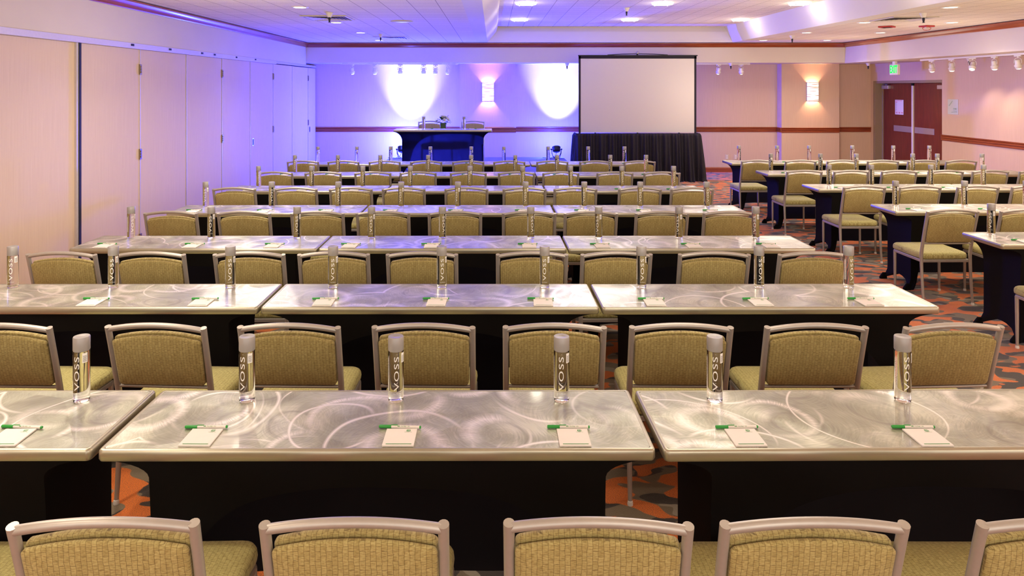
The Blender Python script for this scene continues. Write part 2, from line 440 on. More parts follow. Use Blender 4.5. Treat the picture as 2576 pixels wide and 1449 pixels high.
# back wall pieces
def wallbox(name, x0, x1, y0, y1, z0, z1, mat):
    bm = bmesh.new(); box(bm, x0, x1, y0, y1, z0, z1); return struct(name, bm, mat)
wallbox('wall_back', XL - .3, XR + .5, YB, YB + .15, 0, 3.4, M['wall_x'])
wallbox('wall_back', -.75, .52, 15.69, YB, 0, 2.47, M['wall_x'])
wallbox('wall_back', 6.51, 7.81, 15.69, YB, 0, 2.47, M['wall_x'])
wallbox('wall_left', XL - .3, XL - .16, Y0, YB, 0, 3.4, M['wall_y'])
# right wall with door opening Y 13.43..15.83, z<2.085
DY0, DY1, DH = 13.40, 15.80, 2.085
bm = bmesh.new()
box(bm, XR, XR + .35, Y0, DY0, 0, 2.47); box(bm, XR, XR + .35, DY0, DY1, DH, 2.47); box(bm, XR, XR + .35, DY1, YB, 0, 2.47)
struct('wall_right', bm, M['wall_y'])
# soffits
def soff(x0, x1, y0, y1, z0): return wallbox('ceiling', x0, x1, y0, y1, z0, 3.4, M['paint'])
soff(XL - .3, XR + .5, 14.93, YB, 2.47)
soff(XL - .3, -4.01, Y0, 14.93, 2.43)
soff(7.55, XR + .5, Y0, 14.93, 2.46)
# ceilings
TY0, TY1 = -.6, 14.80
def slab(x0, x1, y0, y1, z, mat): return wallbox('ceiling', x0, x1, y0, y1, z, z + .04, mat)
slab(-4.01, -.35, Y0, 14.93, CZ, M['tile'])
slab(5.32, 7.55, Y0, 14.93, CZ, M['tile'])
slab(-.35, -.12, Y0, 14.93, CZ, M['white_paint'])
slab(5.10, 5.32, Y0, 14.93, CZ, M['white_paint'])
slab(-.12, 5.10, TY1, 14.93, CZ, M['white_paint'])
slab(-.12, 5.10, Y0, TY0, CZ, M['white_paint'])
slab(0, 5.05, TY0, 15.0, TZ, M['tile'])
# tray faces: a short upright band above a splayed face
bm = bmesh.new()
lo = [(-.12, TY0), (5.10, TY0), (5.10, TY1), (-.12, TY1)]
mi = [(.07, TY0 + .1), (5.0, TY0 + .1), (5.0, 14.86), (.07, 14.86)]
hi = [(.10, TY0 + .1), (4.96, TY0 + .1), (4.96, 14.93), (.10, 14.93)]
rings = [[bm.verts.new((x, y, z)) for x, y in l] for l, z in ((lo, CZ), (mi, 3.13), (hi, TZ))]
for a, b in zip(rings, rings[1:]):
    for k in range(4): bm.faces.new((a[k], a[(k + 1) % 4], b[(k + 1) % 4], b[k]))
struct('ceiling', bm, M['white_paint'])
# crown mouldings
def crown(name, axis, a, b, base, sgn, mat):
    pr = [(0, 2.80), (.012, 2.80), (.018, 2.812), (.03, 2.82), (.05, 2.845), (.062, 2.87), (.075, 2.875), (.075, 2.888), (0, 2.888)]
    bm = bmesh.new(); prism(bm, [(base + sgn * d, z) for d, z in pr], axis, a, b)
    return struct(name, bm, mat, smooth=35)
crown('trim_1', 'X', -4.01, 7.55, 14.93, -1, M['trim_x'])
crown('trim_2', 'Y', Y0, 14.93, -4.01, 1, M['trim_y'])
crown('trim_3', 'Y', Y0, 14.93, 7.55, -1, M['trim_y'])
# chair rail
def rail(name, axis, a, b, base, sgn, mat):
    z0 = .92
    pr = [(0, z0), (.012, z0), (.022, z0 + .012), (.022, z0 + .028), (.010, z0 + .036), (.010, z0 + .044), (.026, z0 + .056), (.026, z0 + .072), (.012, z0 + .080), (.03, z0 + .095), (.034, z0 + .11), (0, z0 + .113)]
    bm = bmesh.new(); prism(bm, [(base + sgn * d, z) for d, z in pr], axis, a, b)
    return struct(name, bm, mat, smooth=35)
k = 4
for (a, b, base) in ((XL, -.75, YB), (-.75, .52, 15.69), (.52, 6.51, YB), (6.51, 7.81, 15.69), (7.81, XR, YB)):
    rail('trim_%d' % k, 'X', a, b, base, -1, M['trim_x']); k += 1
rail('trim_%d' % k, 'Y', 15.69, YB, 6.51, -1, M['trim_y']); k += 1
rail('trim_%d' % k, 'Y', Y0, DY0, XR, -1, M['trim_y']); k += 1
def base_(name, axis, a, b, base, sgn, mat):
    pr = [(0, 0), (.016, 0), (.016, .095), (.008, .11), (0, .115)]
    bm = bmesh.new(); prism(bm, [(base + sgn * d, z) for d, z in pr], axis, a, b)
    return struct(name, bm, mat)
for (a, b, base) in ((XL, -.75, YB), (-.75, .52, 15.69), (.52, 6.51, YB), (6.51, 7.81, 15.69), (7.81, XR, YB)):
    base_('baseboard_back', 'X', a, b, base, -1, M['trim_x'])
base_('baseboard_right', 'Y', Y0, DY0, XR, -1, M['trim_y'])

# ------------------------------------------------------------------ doors (right wall)
DX = XR + .17
bm = bmesh.new()
box(bm, XR - .012, XR + .19, DY1 - .07, DY1, 0, DH); box(bm, XR + .05, XR + .19, DY0, DY0 + .03, 0, DH); box(bm, XR - .005, XR + .19, DY0, DY1, DH - .055, DH)
box(bm, DX - .02, DX, DY1 - .10, DY1 - .06, 0, DH - .05)
box(bm, XR + .24, XR + .26, DY0 - .05, DY1 + .05, 0, DH + .05)  # added sheet behind the doors, blocks light leaking through the header gap
struct('trim_11', bm, M['frame_paint'], label='beige metal frame around the double doors')
MY = 14.59
for i, (a, b) in enumerate(((MY + .02, DY1 - .09), (DY0 + .03, MY - .02))):
    bm = bmesh.new(); box(bm, DX, DX + .045, a, b, .012, DH - .06, .002)
    d = struct('door_%d' % (i + 1), bm, M['door'], label=('far' if i == 0 else 'near') + ' dark red wooden leaf of the double doors')
    bm = bmesh.new()
    pa, pb = (14.66, 15.30) if i == 0 else (13.90, 14.54)
    box(bm, DX - .006, DX, pa, pb, .985, 1.11, .002); finish('push_plate', bm, M['steel'], d)
    bm = bmesh.new()
    ca, cb = (15.42, 15.68) if i == 0 else (13.46, 13.72)
    box(bm, DX - .065, DX, ca, cb, 1.905, 1.985, .006); cl = finish('door_closer', bm, M['steel'], d)
    bm = bmesh.new(); tube(bm, [(DX - .03, (ca + cb) / 2, 1.985), (DX - .03, (ca + cb) / 2, 2.005), (DX - .05, ca + .02, 2.01), (DX - .02, cb + (.05 if i == 0 else -.1), 2.012)], .009, 8)
    finish('closer_arm', bm, M['steel'], cl)
bm = bmesh.new(); box(bm, DX - .03, DX + .02, MY - .022, MY + .022, 0, DH - .11, .003); box(bm, DX - .035, DX + .02, MY - .03, MY + .03, DH - .11, DH - .055, 0, mi=1)
mull = finish('trim_12', bm, [M['white_metal'], M['black_metal']]); mull['kind'] = 'structure'; mull['label'] = 'pale centre post between the two door leaves'
# poster on the door (the code square is left out)
bm = bmesh.new(); box(bm, DX - .0095, DX - .0065, 14.93, 15.24, 1.35, 1.67)
po = tag(finish('door_notice', bm, M['paper']), 'white printed notice taped to the far dark red door leaf', 'poster')
bm = bmesh.new(); bg = bmesh.new(); xx = DX - .0102
def line(b, y0, y1, z, h): quad(b, [(xx, y0, z), (xx, y1, z), (xx, y1, z + h), (xx, y0, z + h)])
line(bm, 14.98, 15.22, 1.65, .008)
line(bm, 15.16, 15.22, 1.615, .012)
for j in range(8): line(bg, 15.17, 15.225, 1.59 - j * .022, .006)
for j in range(3):
    line(bm, 14.95 + j * .10, 15.01 + j * .10, 1.39, .012); line(bm, 14.955 + j * .10, 15.0 + j * .10, 1.37, .007)
finish('red_lettering', bm, M['red_print'], po); finish('grey_lettering', bg, M['grey_print'], po)
# stairs sign on the wall
bm = bmesh.new(); box(bm, XR - .008, XR - .0005, 12.93, 13.22, 1.43, 1.715, .002)
ss = tag(finish('stairs_sign', bm, M['sign']), 'pale frosted stairs sign on the wall right of the red doors', 'sign')
bm = bmesh.new(); xx = XR - .0095
yy, zz = 13.185, 1.59
for j in range(5):
    line(bm, yy - .022, yy, zz, .006); line(bm, yy - .022, yy - .017, zz, .022); yy -= .020; zz += .019
def on_right(c, y, z): return Vector((xx, y - c.x, z + c.y))
merge(bm, text_bm('STAIRS', .034), lambda c: on_right(c, 13.01, 1.535))
merge(bm, text_bm('USE STAIRS', .02), lambda c: on_right(c, 13.005, 1.495))
merge(bm, text_bm('KEEP DOOR CLOSED', .017), lambda c: on_right(c, 13.03, 1.470))
finish('sign_lettering', bm, M['green_print'], ss)

# exit sign hanging from the right soffit
r = empty('exit_sign', (8.07, 13.97, 2.40)); tag(r, 'green lit exit sign hanging above the double doors', 'exit sign')
bm = bmesh.new(); box(bm, -.025, .025, -.14, .14, -.21, .0, .004); finish('housing', bm, M['white_metal'], r)
bm = bmesh.new(); box(bm, -.02, .02, -.05, .05, 0.0, .06); finish('canopy', bm, M['white_metal'], r)
bm = bmesh.new(); t = text_bm('EXIT', .21, sx=.60, extr=.001, off=.006)
merge(bm, t, lambda c: Vector((-.0275 + c.z, -c.x, -.105 + c.y))); finish('exit_lettering', bm, M['exit_green'], r)

# outlets
for i, (x, lab) in enumerate(((5.36, 'left one of the two ivory outlet plates low on the back wall'), (5.56, 'right one of the two ivory outlet plates low on the back wall'))):
    bm = bmesh.new(); box(bm, x - .038, x + .038, YB - .006, YB - .0005, .29, .405, .002)
    o = tag(finish('wall_outlet', bm, M['ivory']), lab, 'outlet', 'outlet plates on the back wall')
    bm = bmesh.new()
    for dz in (-.024, .024): box(bm, x - .014, x + .014, YB - .008, YB - .006, .3475 + dz - .014, .3475 + dz + .014, .001)
    finish('socket', bm, M['white_plastic'], o)

# ------------------------------------------------------------------ movable partition (left)
root = empty('partition_track', (0, 0, 0)); tag(root, 'lavender grey metal track header running above the folding partition panels', 'track')
bm = bmesh.new(); box(bm, -4.09, -4.0, Y0, 12.86, 2.37, 2.43, .002); box(bm, -4.16, -4.05, 12.86, YB, 2.385, 2.43, 0); finish('header', bm, M['track_metal'], root)
for y in (7.72, 8.62, 9.57, 10.0, 10.85, 11.72, 5.2):
    bm = bmesh.new(); box(bm, -4.001, -3.995, y - .03, y + .03, 2.395, 2.418); finish('clip', bm, M['gap'], root)
seams = [6.77 + 1.21 * i for i in range(-8, 8)]
first = None
def panel_root():
    r = empty('partition_panel'); 
    bm = bmesh.new(); box(bm, -4.15, -4.052, .006, 1.203, .015, 2.369, .003); finish('panel', bm, M['panel'], r)
    bm = bmesh.new(); box(bm, -4.16, -4.045, -.004, .006, .01, 2.369); finish('edge_seal', bm, M['track_metal'], r)
    return r
pp = Proto(panel_root())
hp = {}
vis = ['second', 'third', 'fourth', 'fifth', 'sixth', 'seventh', 'eighth']
n = 0
for i, y in enumerate(seams):
    if y < Y0 or y > 15.5: continue
    L_ = 'tall beige fabric partition panel beyond the left edge of the picture'
    if 5.4 < y + .05 and y < 5.7: lab = 'tall beige fabric partition panel nearest the camera, left of the black gap'
    elif y > 6.7:
        n += 1
        lab = ['beige partition panel just right of the black vertical gap', 'second beige partition panel beyond the black gap', 'third beige partition panel beyond the black gap',
               'fourth beige partition panel beyond the black gap', 'fifth partition panel beyond the black gap, holding an upright flush pull', 'sixth partition panel beyond the black gap, lit lavender',
               'seventh partition panel beyond the black gap, lit pale blue', 'last narrow partition panel in the far left corner'][min(n, 8) - 1]
    else: lab = L_
    q = pp.put((0, y, 0), 0, lab, 'folding partition panels', 'partition')
    if abs(y - 6.77) < .1: q.location.y = y + .03
    if y > 15.1:
        for ch in q.children:
            if ch.name.startswith('panel'): ch.scale.y = .53
    hing = any(abs(y - s) < .3 for s in (8.03, 10.45, 12.86, 15.27, 5.57))
    if hing:
        for z in (.2, 1.17, 2.14):
            bm = bmesh.new(); box(bm, -4.052, -4.036, -.022, .022, z - .06, z + .06, .002)
            for zz in (-.03, 0, .03): box(bm, -4.036, -4.030, -.006, .006, z + zz - .012, z + zz + .012)
            finish('hinge', bm, M['hinge'], q)
for y in (11.61 + .16, 15.24 + .1):
    for q in [o for o in COL.objects if o.name.startswith('partition_panel') and abs(o.location.y - (y - .13)) < .12]:
        bm = bmesh.new(); box(bm, -4.056, -4.046, .09, .17, .95, 1.08, .002); box(bm, -4.047, -4.045, .105, .155, .965, 1.065, 0, mi=1)
        finish('flush_pull', bm, [M['steel'], M['gap']], q)
bm = bmesh.new(); box(bm, -4.12, -4.03, 6.735, 6.765, .01, 2.369); box(bm, -4.12, -4.022, 6.765, 6.80, .01, 2.369, 0, mi=1)  # darkness of the open gap put in as a solid black strip
tag(finish('partition_gap_strip', bm, [M['track_metal'], M['gap']]), 'black vertical strip drawn for the dark gap between the two nearest partition panels', 'gap_strip')

# ------------------------------------------------------------------ ceiling fixtures
def downlight():
    r = empty('recessed_downlight')
    bm = bmesh.new(); lathe(bm, [(.074, -.004), (.078, -.008), (.100, -.006), (.104, 0)], 28); finish('trim_ring', bm, M['white_metal'], r, 60)
    bm = bmesh.new(); lathe(bm, [(0, -.0045), (.075, -.0045)], 28); finish('lens', bm, M['lens'], r)
    return r
dl = Proto(downlight())
LAMPS = []
ordn = ['nearest', 'second nearest', 'third nearest', 'farthest']
for (x, nm) in ((-2.32, 'on the left ceiling'), (5.5, 'in the inner row of the right ceiling'), (6.8, 'in the outer row of the right ceiling')):
    for j, y in enumerate((8.36, 10.3, 12.2, 14.15)):
        if x == 6.8 and j == 0: continue
        dl.put((x, y, CZ), 0, '%s small round recessed downlight %s' % (ordn[j] if x != 6.8 else ['', 'nearest visible', 'middle', 'farthest'][j], nm), 'recessed downlights', 'downlight')
        LAMPS.append((x, y))
def traylight():
    r = empty('tray_downlight')
    bm = bmesh.new(); lathe(bm, [(.12, -.006), (.13, -.03), (.155, -.028), (.165, 0)], 32); finish('trim_ring', bm, M['lens_tray'], r, 60)
    bm = bmesh.new(); lathe(bm, [(0, -.022), (.08, -.02), (.125, -.01)], 32); finish('lens', bm, M['lens_tray'], r, 60)
    for k in range(4):
        a = PI / 4 + k * PI / 2
        bm = bmesh.new(); lathe(bm, [(0, -.042), (.010, -.04), (.014, -.03), (.012, -.024)], 10, c=(.143 * math.cos(a), .143 * math.sin(a), 0)); finish('glass_stud', bm, M['white_metal'], r, 60)
    return r
tl = Proto(traylight()); TL = []
for i, x in enumerate((.51, 2.61, 4.72)):
    for j, y in enumerate((10.7, 13.25)):
        tl.put((x, y, TZ), 0, 'large bright round tray light, %s in the %s row' % (('left', 'middle', 'right')[i], ('near', 'far')[j]), 'large round lights in the ceiling tray', 'ceiling light')
        TL.append((x, y))
def sprinkler():
    r = empty('sprinkler_head')
    bm = bmesh.new(); lathe(bm, [(.05, 0), (.05, -.003), (.036, -.03), (.024, -.06), (.0, -.06)], 18); finish('escutcheon', bm, M['white_metal'], r, 50)
    bm = bmesh.new(); lathe(bm, [(0, -.06), (.013, -.06), (.016, -.075), (.013, -.10), (.009, -.118), (.017, -.122), (.017, -.126), (0, -.127)], 12); finish('nozzle', bm, M['black_metal'], r, 50)
    return r
sk = Proto(sprinkler())
for x, y, z, lab in ((-2.11, 8.98, CZ, 'in front of the square vent on the left ceiling'), (-2.03, 12.57, CZ, 'near the far left ceiling corner'), (2.19, 11.4, TZ, 'between the middle lights of the ceiling tray'),
                     (5.55, 12.9, CZ, 'on the far right ceiling between two downlights'), (5.59, 9.03, CZ, 'on the right ceiling beside the red strobe'), (8.2, 15.2, 2.47, 'under the soffit left of the exit sign'),
                     (5.2, 15.2, 2.47, 'between the two spotlights right of the screen'), (8.42, 12.3, 2.46, 'between spotlights on the right wall track'), (1.62, 15.2, 2.47, 'in the white beam just left of the screen')):
    s_ = sk.put((x, y, z), 0, 'white and black sprinkler head ' + lab, 'sprinkler heads', 'sprinkler')
def vent():
    r = empty('ceiling_vent'); h = .31
    bm = bmesh.new()
    for (a, b, c, d) in ((-h, h, -h, -h + .03), (-h, h, h - .03, h), (-h, -h + .03, -h + .03, h - .03), (h - .03, h, -h + .03, h - .03)): box(bm, a, b, c, d, -.014, -.0005, .002)
    finish('frame', bm, M['vent'], r)
    bm = bmesh.new(); box(bm, -h + .03, h - .03, -h + .03, h - .03, -.004, -.0005); finish('backing', bm, M['vent_back'], r)
    bm = bmesh.new()
    for q in range(6):
        s = h - .05 - q * .044
        for k in range(4):
            c_, s2 = math.cos(k * PI / 2), math.sin(k * PI / 2)
            def R(x, y, z): return (x * c_ - y * s2, x * s2 + y * c_, z)
            quad(bm, [R(-s, -s, -.016), R(s, -s, -.016), R(s - .030, -s + .030, -.006), R(-s + .030, -s + .030, -.006)])
    finish('louvre', bm, M['vent'], r)
    return r
vt = Proto(vent())
vt.put((-2.28, 9.62, CZ), 0, 'square louvred air vent on the left ceiling beside a downlight', 'square ceiling vents', 'vent')
vt.put((-1.95, 13.35, CZ), 0, 'square louvred air vent at the far end of the left ceiling', 'square ceiling vents', 'vent')
vt.put((5.75, 9.75, CZ), .0, 'square louvred air vent on the right ceiling beside the tray', 'square ceiling vents', 'vent')
r = empty('ceiling_speaker', (-1.32, 10.13, CZ)); tag(r, 'round white perforated speaker grille on the left ceiling', 'speaker')
bm = bmesh.new(); lathe(bm, [(.115, -.012), (.12, -.02), (.165, -.012), (.173, 0)], 36); finish('rim', bm, M['vent'], r, 50)
bm = bmesh.new(); lathe(bm, [(0, -.018), (.06, -.018), (.115, -.012)], 36); finish('grille', bm, M['white_metal'], r, 50)
# fire speaker + strobe
r = empty('fire_speaker', (6.2, 10.95, CZ), PI / 4); tag(r, 'flat dark red square fire alarm speaker on the right ceiling', 'alarm')
bm = bmesh.new(); box(bm, -.1, .1, -.1, .1, -.022, -.0005, .006); finish('plate', bm, M['red'], r)
bm = bmesh.new()
for k in range(6): box(bm, -.07, .07, -.062 + k * .022, -.052 + k * .022, -.026, -.022)
finish('slots', bm, M['gap'], r)
r = empty('fire_strobe', (6.76, 10.84, CZ), .35); tag(r, 'red fire alarm strobe with clear dome on the right ceiling', 'alarm')
bm = bmesh.new(); box(bm, -.09, .09, -.07, .07, -.022, -.0005, .006); finish('plate', bm, M['red'], r)
bm = bmesh.new(); lathe(bm, [(.06, -.022), (.058, -.05), (.045, -.068), (.02, -.074), (0, -.075)], 24); finish('dome', bm, M['dome'], r, 60)
bm = bmesh.new(); box(bm, -.03, .03, -.015, .015, -.05, -.022, .004); finish('lamp', bm, M['white_metal'], r)

# track lights
def spotlight():
    r = empty('track_spotlight')
    bm = bmesh.new(); box(bm, -.05, .05, -.018, .018, -.022, 0, .003); tube(bm, [(0, 0, -.022), (0, 0, -.04)], .012, 10); finish('adapter', bm, M['white_metal'], r)
    bm = bmesh.new()
    tube(bm, [(0, 0, -.04), (.03, 0, -.045), (.052, 0, -.07), (.056, 0, -.11), (.05, 0, -.125)], .005, 6)
    tube(bm, [(0, 0, -.04), (-.03, 0, -.045), (-.052, 0, -.07), (-.056, 0, -.11), (-.05, 0, -.125)], .005, 6); finish('yoke', bm, M['white_metal'], r, 60)
    bm = bmesh.new()
    lathe(bm, [(0, .055), (.030, .055), (.036, .045), (.038, 0), (.044, -.02), (.055, -.03), (.055, -.042), (.048, -.048), (.045, -.075), (.040, -.080)], 20); h = finish('lamp_housing', bm, M['white_metal'], r, 50, loc=(0, 0, -.125))
    bm = bmesh.new(); lathe(bm, [(0, -.095), (.022, -.091), (.037, -.080), (.037, -.076), (0, -.076)], 20); finish('lens', bm, M['spot_lens'], h)
    return r
sp_ = Proto(spotlight())
def spot(x, y, z, tilt, rz, lab, grp):
    o = sp_.put((x, y, z), rz, lab, grp, 'spotlight')
    for ch in o.children:
        if ch.name.startswith('lamp_housing'): ch.rotation_euler = (tilt, 0, 0)
    return o
def track(x0, x1, y0, y1, z, lab):
    bm = bmesh.new(); box(bm, x0, x1, y0, y1, z - .03, z - .0005, .003)
    if x1 - x0 > y1 - y0: box(bm, x1 - .03, x1 + .01, y0 - .006, y1 + .006, z - .034, z - .0005, .002)
    tag(finish('light_track', bm, M['white_metal']), lab, 'light track')
track(-3.3, -.78, 15.23, 15.27, 2.47, 'long white light track under the soffit above the head table')
for i, (x, t) in enumerate(((-3.09, .5), (-2.59, .2), (-2.03, .0), (-1.52, .05), (-1.26, .1), (-.99, .3))):
    spot(x, 15.25, 2.44, t * .6, .3 * (i - 2), '%s white spotlight on the track above the head table' % ['leftmost', 'second from left', 'third from left', 'third from right', 'second from right', 'rightmost'][i], 'spotlights above the head table')
track(4.35, 5.62, 15.23, 15.27, 2.47, 'short white light track under the soffit right of the screen')
for i, x in enumerate((4.95, 5.44)):
    spot(x, 15.25, 2.44, .35, .3 - i * .9, '%s white spotlight on the short track right of the screen' % ['left', 'right'][i], 'spotlights right of the screen')
track(7.98, 8.02, 3.0, 13.0, 2.46, 'white light track along the right wall soffit')
for i, y in enumerate((12.68, 12.13, 11.6, 11.1, 10.6)):
    spot(8.0, y, 2.43, [.1, .05, -.5, .1, .25][i], [-1.2, -1.2, -.9, -1.5, -1.2][i], '%s white spotlight on the track along the right wall' % ['farthest', 'second farthest', 'middle', 'second nearest', 'nearest'][i], 'spotlights along the right wall')

# sconces
def sconce():
    r = empty('wall_sconce'); n = 20
    bm = bmesh.new()
    prof = [(-.131 + .262 * k / n, -.03 - .075 * math.cos((k / n - .5) * PI) ** .6 if 0 < k < n else -.03) for k in range(n + 1)]
    lo_, hi_ = -.205, .205
    rows = [[bm.verts.new((x, y, z)) for x, y in prof] for z in (lo_, -.1, 0, .1, hi_)]
    for a, b in zip(rows, rows[1:]):
        for k in range(n): bm.faces.new((a[k], a[k + 1], b[k + 1], b[k]))
    finish('shade', bm, M['shade'], r, 70)
    bm = bmesh.new(); box(bm, -.12, .12, -.012, 0, -.19, .19, .002); finish('back_plate', bm, M['steel'], r)
    bm = bmesh.new()
    for z in (-.213, .205):
        for s in (-1, 1): box(bm, s * .131 - .006, s * .131 + .006, -.034, -.0, z, z + .008)
        for a, b in zip(prof, prof[1:]): tube(bm, [(a[0], a[1], z + .004), (b[0], b[1], z + .004)], .005, 6)
    for s in (-1, 1): box(bm, s * .131 - .004, s * .131 + .004, -.034, 0, -.21, .21)
    finish('wire_frame', bm, M['steel'], r)
    return r
sc = Proto(sconce())
sc.put((-.11, 15.69, 1.83), 0, 'glowing wrapped wall sconce on the left pilaster above the head table', 'wrapped wall sconces', 'sconce')
sc.put((7.2, 15.69, 1.84), 0, 'glowing wrapped wall sconce on the right pilaster by the doors', 'wrapped wall sconces', 'sconce')

# ------------------------------------------------------------------ stage, uplights
SX0, SX1, SY0, SY1, SZ = -2.25, 1.55, 12.35, 15.32, .404
r = empty('stage_platform', (0, 0, 0)); tag(r, 'low carpeted stage platform under the head table', 'stage')
bm = bmesh.new(); box(bm, SX0, SX1, SY0, SY1, SZ - .03, SZ, .003); finish('deck', bm, M['stage_carpet'], r)
bm = bmesh.new()
npl = 120
for (a, b, c, d) in ((SX0 + .01, SY0 + .01, SX1 - .01, SY0 + .01), (SX0 + .01, SY0 + .01, SX0 + .01, SY1 - .01), (SX1 - .01, SY0 + .01, SX1 - .01, SY1 - .01)):
    prev = None
    for k in range(npl + 1):
        t = k / npl; x = a + (c - a) * t; y = b + (d - b) * t; o_ = .008 * math.sin(k * 1.3)
        if abs(c - a) > abs(d - b): y += o_
        else: x += o_
        cur = (bm.verts.new((x, y, .002)), bm.verts.new((x, y, SZ - .03)))
        if prev: bm.faces.new((prev[0], cur[0], cur[1], prev[1]))
        prev = cur
finish('stage_skirt', bm, M['drape'], r, 180)
bm = bmesh.new(); box(bm, -2.75, -2.5, 15.1, 15.3, .0, .39, .01)
def parcan():
    r = empty('floor_uplight')
    bm = bmesh.new(); lathe(bm, [(0, -.06), (.06, -.058), (.084, -.04), (.088, .03), (.092, .035), (.092, .05), (.080, .052), (.074, .04), (0, .038)], 28); h = finish('lamp_body', bm, M['black_metal'], r, 45, loc=(0, 0, .19))
    h.rotation_euler = (-.5, 0, 0)
    bm = bmesh.new(); lathe(bm, [(0, .043), (.074, .044)], 24); finish('lens', bm, M['uplens'], h)
    for s in (-1, 1):
        bm = bmesh.new(); tube(bm, [(s * .085, 0, .19), (s * .118, 0, .19)], .010, 8); tube(bm, [(s * .112, 0, .175), (s * .112, 0, .205)], .016, 8); finish('knob', bm, M['black_metal'], r)
        bm = bmesh.new(); tube(bm, [(s * .105, 0, .19), (s * .10, -.02, .10), (s * .06, -.07, .012), (s * .02, -.075, .008)], .007, 8)
        tube(bm, [(s * .105, 0, .19), (s * .095, .03, .10), (s * .06, .07, .012), (s * .02, .075, .008)], .007, 8); finish('yoke', bm, M['black_metal'], r, 60)
    bm = bmesh.new(); tube(bm, [(0, -.05, .13), (-.03, -.07, .05), (-.12, -.05, .008), (-.3, .02, .008)], .005, 6); finish('cable', bm, M['black_metal'], r, 60)
    return r
M['uplens'] = emis('blue_lens', (.25, .25, 1), 3)
pc = Proto(parcan())
UP = [(-1.98, 15.12), (1.38, 15.12)]
pc.put((UP[0][0], UP[0][1], SZ), 0, 'black stage uplight behind the left end of the head table', 'black floor uplights', 'stage light')
pc.put((UP[1][0], UP[1][1], SZ), 0, 'black stage uplight on the platform left of the projection screen', 'black floor uplights', 'stage light')
bm.free()

# ------------------------------------------------------------------ projection screen + drape
r = empty('projection_screen', (0, 14.45, 0)); tag(r, 'white projection screen with black border beside the stage', 'screen')
s0, s1 = 1.78, 4.23
zt, zb = 2.60, 1.00
bm = bmesh.new(); quad(bm, [(s0 + .04, -.001, zb), (s1 - .045, -.001, zb), (s1 - .045, -.001, zt - .06), (s0 + .04, -.001, zt - .06)]); finish('screen_surface', bm, M['screen'], r)
bm = bmesh.new(); box(bm, s0, s0 + .042, -.004, .004, zb - .1, zt); box(bm, s1 - .047, s1 - .005, -.004, .004, zb - .1, zt); box(bm, s0, s1, -.004, .004, zt - .063, zt); finish('black_border', bm, M['drape'], r)
bm = bmesh.new(); box(bm, s0 - .01, s1 + .02, -.015, .015, zt - .01, zt + .012, .004); finish('top_bar', bm, M['black_metal'], r)
bm = bmesh.new(); tube(bm, [(s0 + .6, 0, zt + .014), (s0 + .9, 0, zt + .03), ((s0 + s1) / 2, 0, zt + .037), (s1 - .9, 0, zt + .03), (s1 - .6, 0, zt + .014)], .008, 8); finish('hanging_strap', bm, M['black_metal'], r, 60)
bm = bmesh.new(); cx = (s0 + s1) / 2; lathe(bm, [(0, .04), (.03, .04), (.03, .06), (.045, .063), (.03, .075), (.012, .085), (.012, .11), (0, .115)], 14, c=(cx, 0, zt)); finish('top_knob', bm, M['steel'], r, 50)
bm = bmesh.new()
for s in (s0 + .35, s1 - .35):
    tube(bm, [(s, .06, .02), (s, .06, 1.3)], .02, 8)
tube(bm, [(cx, .03, .02), (cx, .03, zt + .03)], .02, 10); finish('stand', bm, M['black_metal'], r)
# drape: gathered black cloth, wraps round the corners, pooling on the floor
bm = bmesh.new()
path = []
Yf = 14.30
x0, x1 = 1.70, 4.27
nseg = 300
def pathpt(t):
    # left return, front, right return
    Lr = .35; tot = Lr + (x1 - x0) + Lr; d = t * tot
    if d < Lr: return (x0, Yf + Lr - d, (-1, 0))
    if d < Lr + x1 - x0: return (x0 + d - Lr, Yf, (0, -1))
    return (x1, Yf + d - Lr - (x1 - x0), (1, 0))
rows = []
hs = [0, .012, .05, .12, .3, .5, .7, .86, .94, .97, 1.0]
rnd = random.Random(3); ph = [rnd.uniform(-.5, .5) for _ in range(400)]
for k in range(nseg + 1):
    t = k / nseg; x, y, (nx, ny) = pathpt(t); col = []
    for h in hs:
        z = h * .995
        amp = .014 + .022 * (1 - h) if h < .95 else .006
        w = math.sin(k * .95 + 2.2 * math.sin(k * .11)) * amp * 1.1 + math.sin(k * .31 + 2 * h) * amp * 1.2
        fl = .02 * (1 - h) + (.02 if h < .02 else 0) + (.035 * (1 - h) ** 3) * math.sin(k * .21)
        side = (x - (x0 + x1) / 2) / ((x1 - x0) / 2)
        px = x + nx * (w + fl) + max(side, 0) * .035 * (1 - h) ** .8
        py = y + ny * (w + fl)
        if h > .97: px -= nx * .02; py -= ny * .02
        col.append(bm.verts.new((px, py, max(z, .004))))
    rows.append(col)
for a, b in zip(rows, rows[1:]):
    for j in range(len(hs) - 1): bm.faces.new((a[j], b[j], b[j + 1], a[j + 1]))
tag(finish('screen_drape', bm, M['drape'], None, 180), 'gathered black drape hanging below the projection screen to the floor', 'drape')

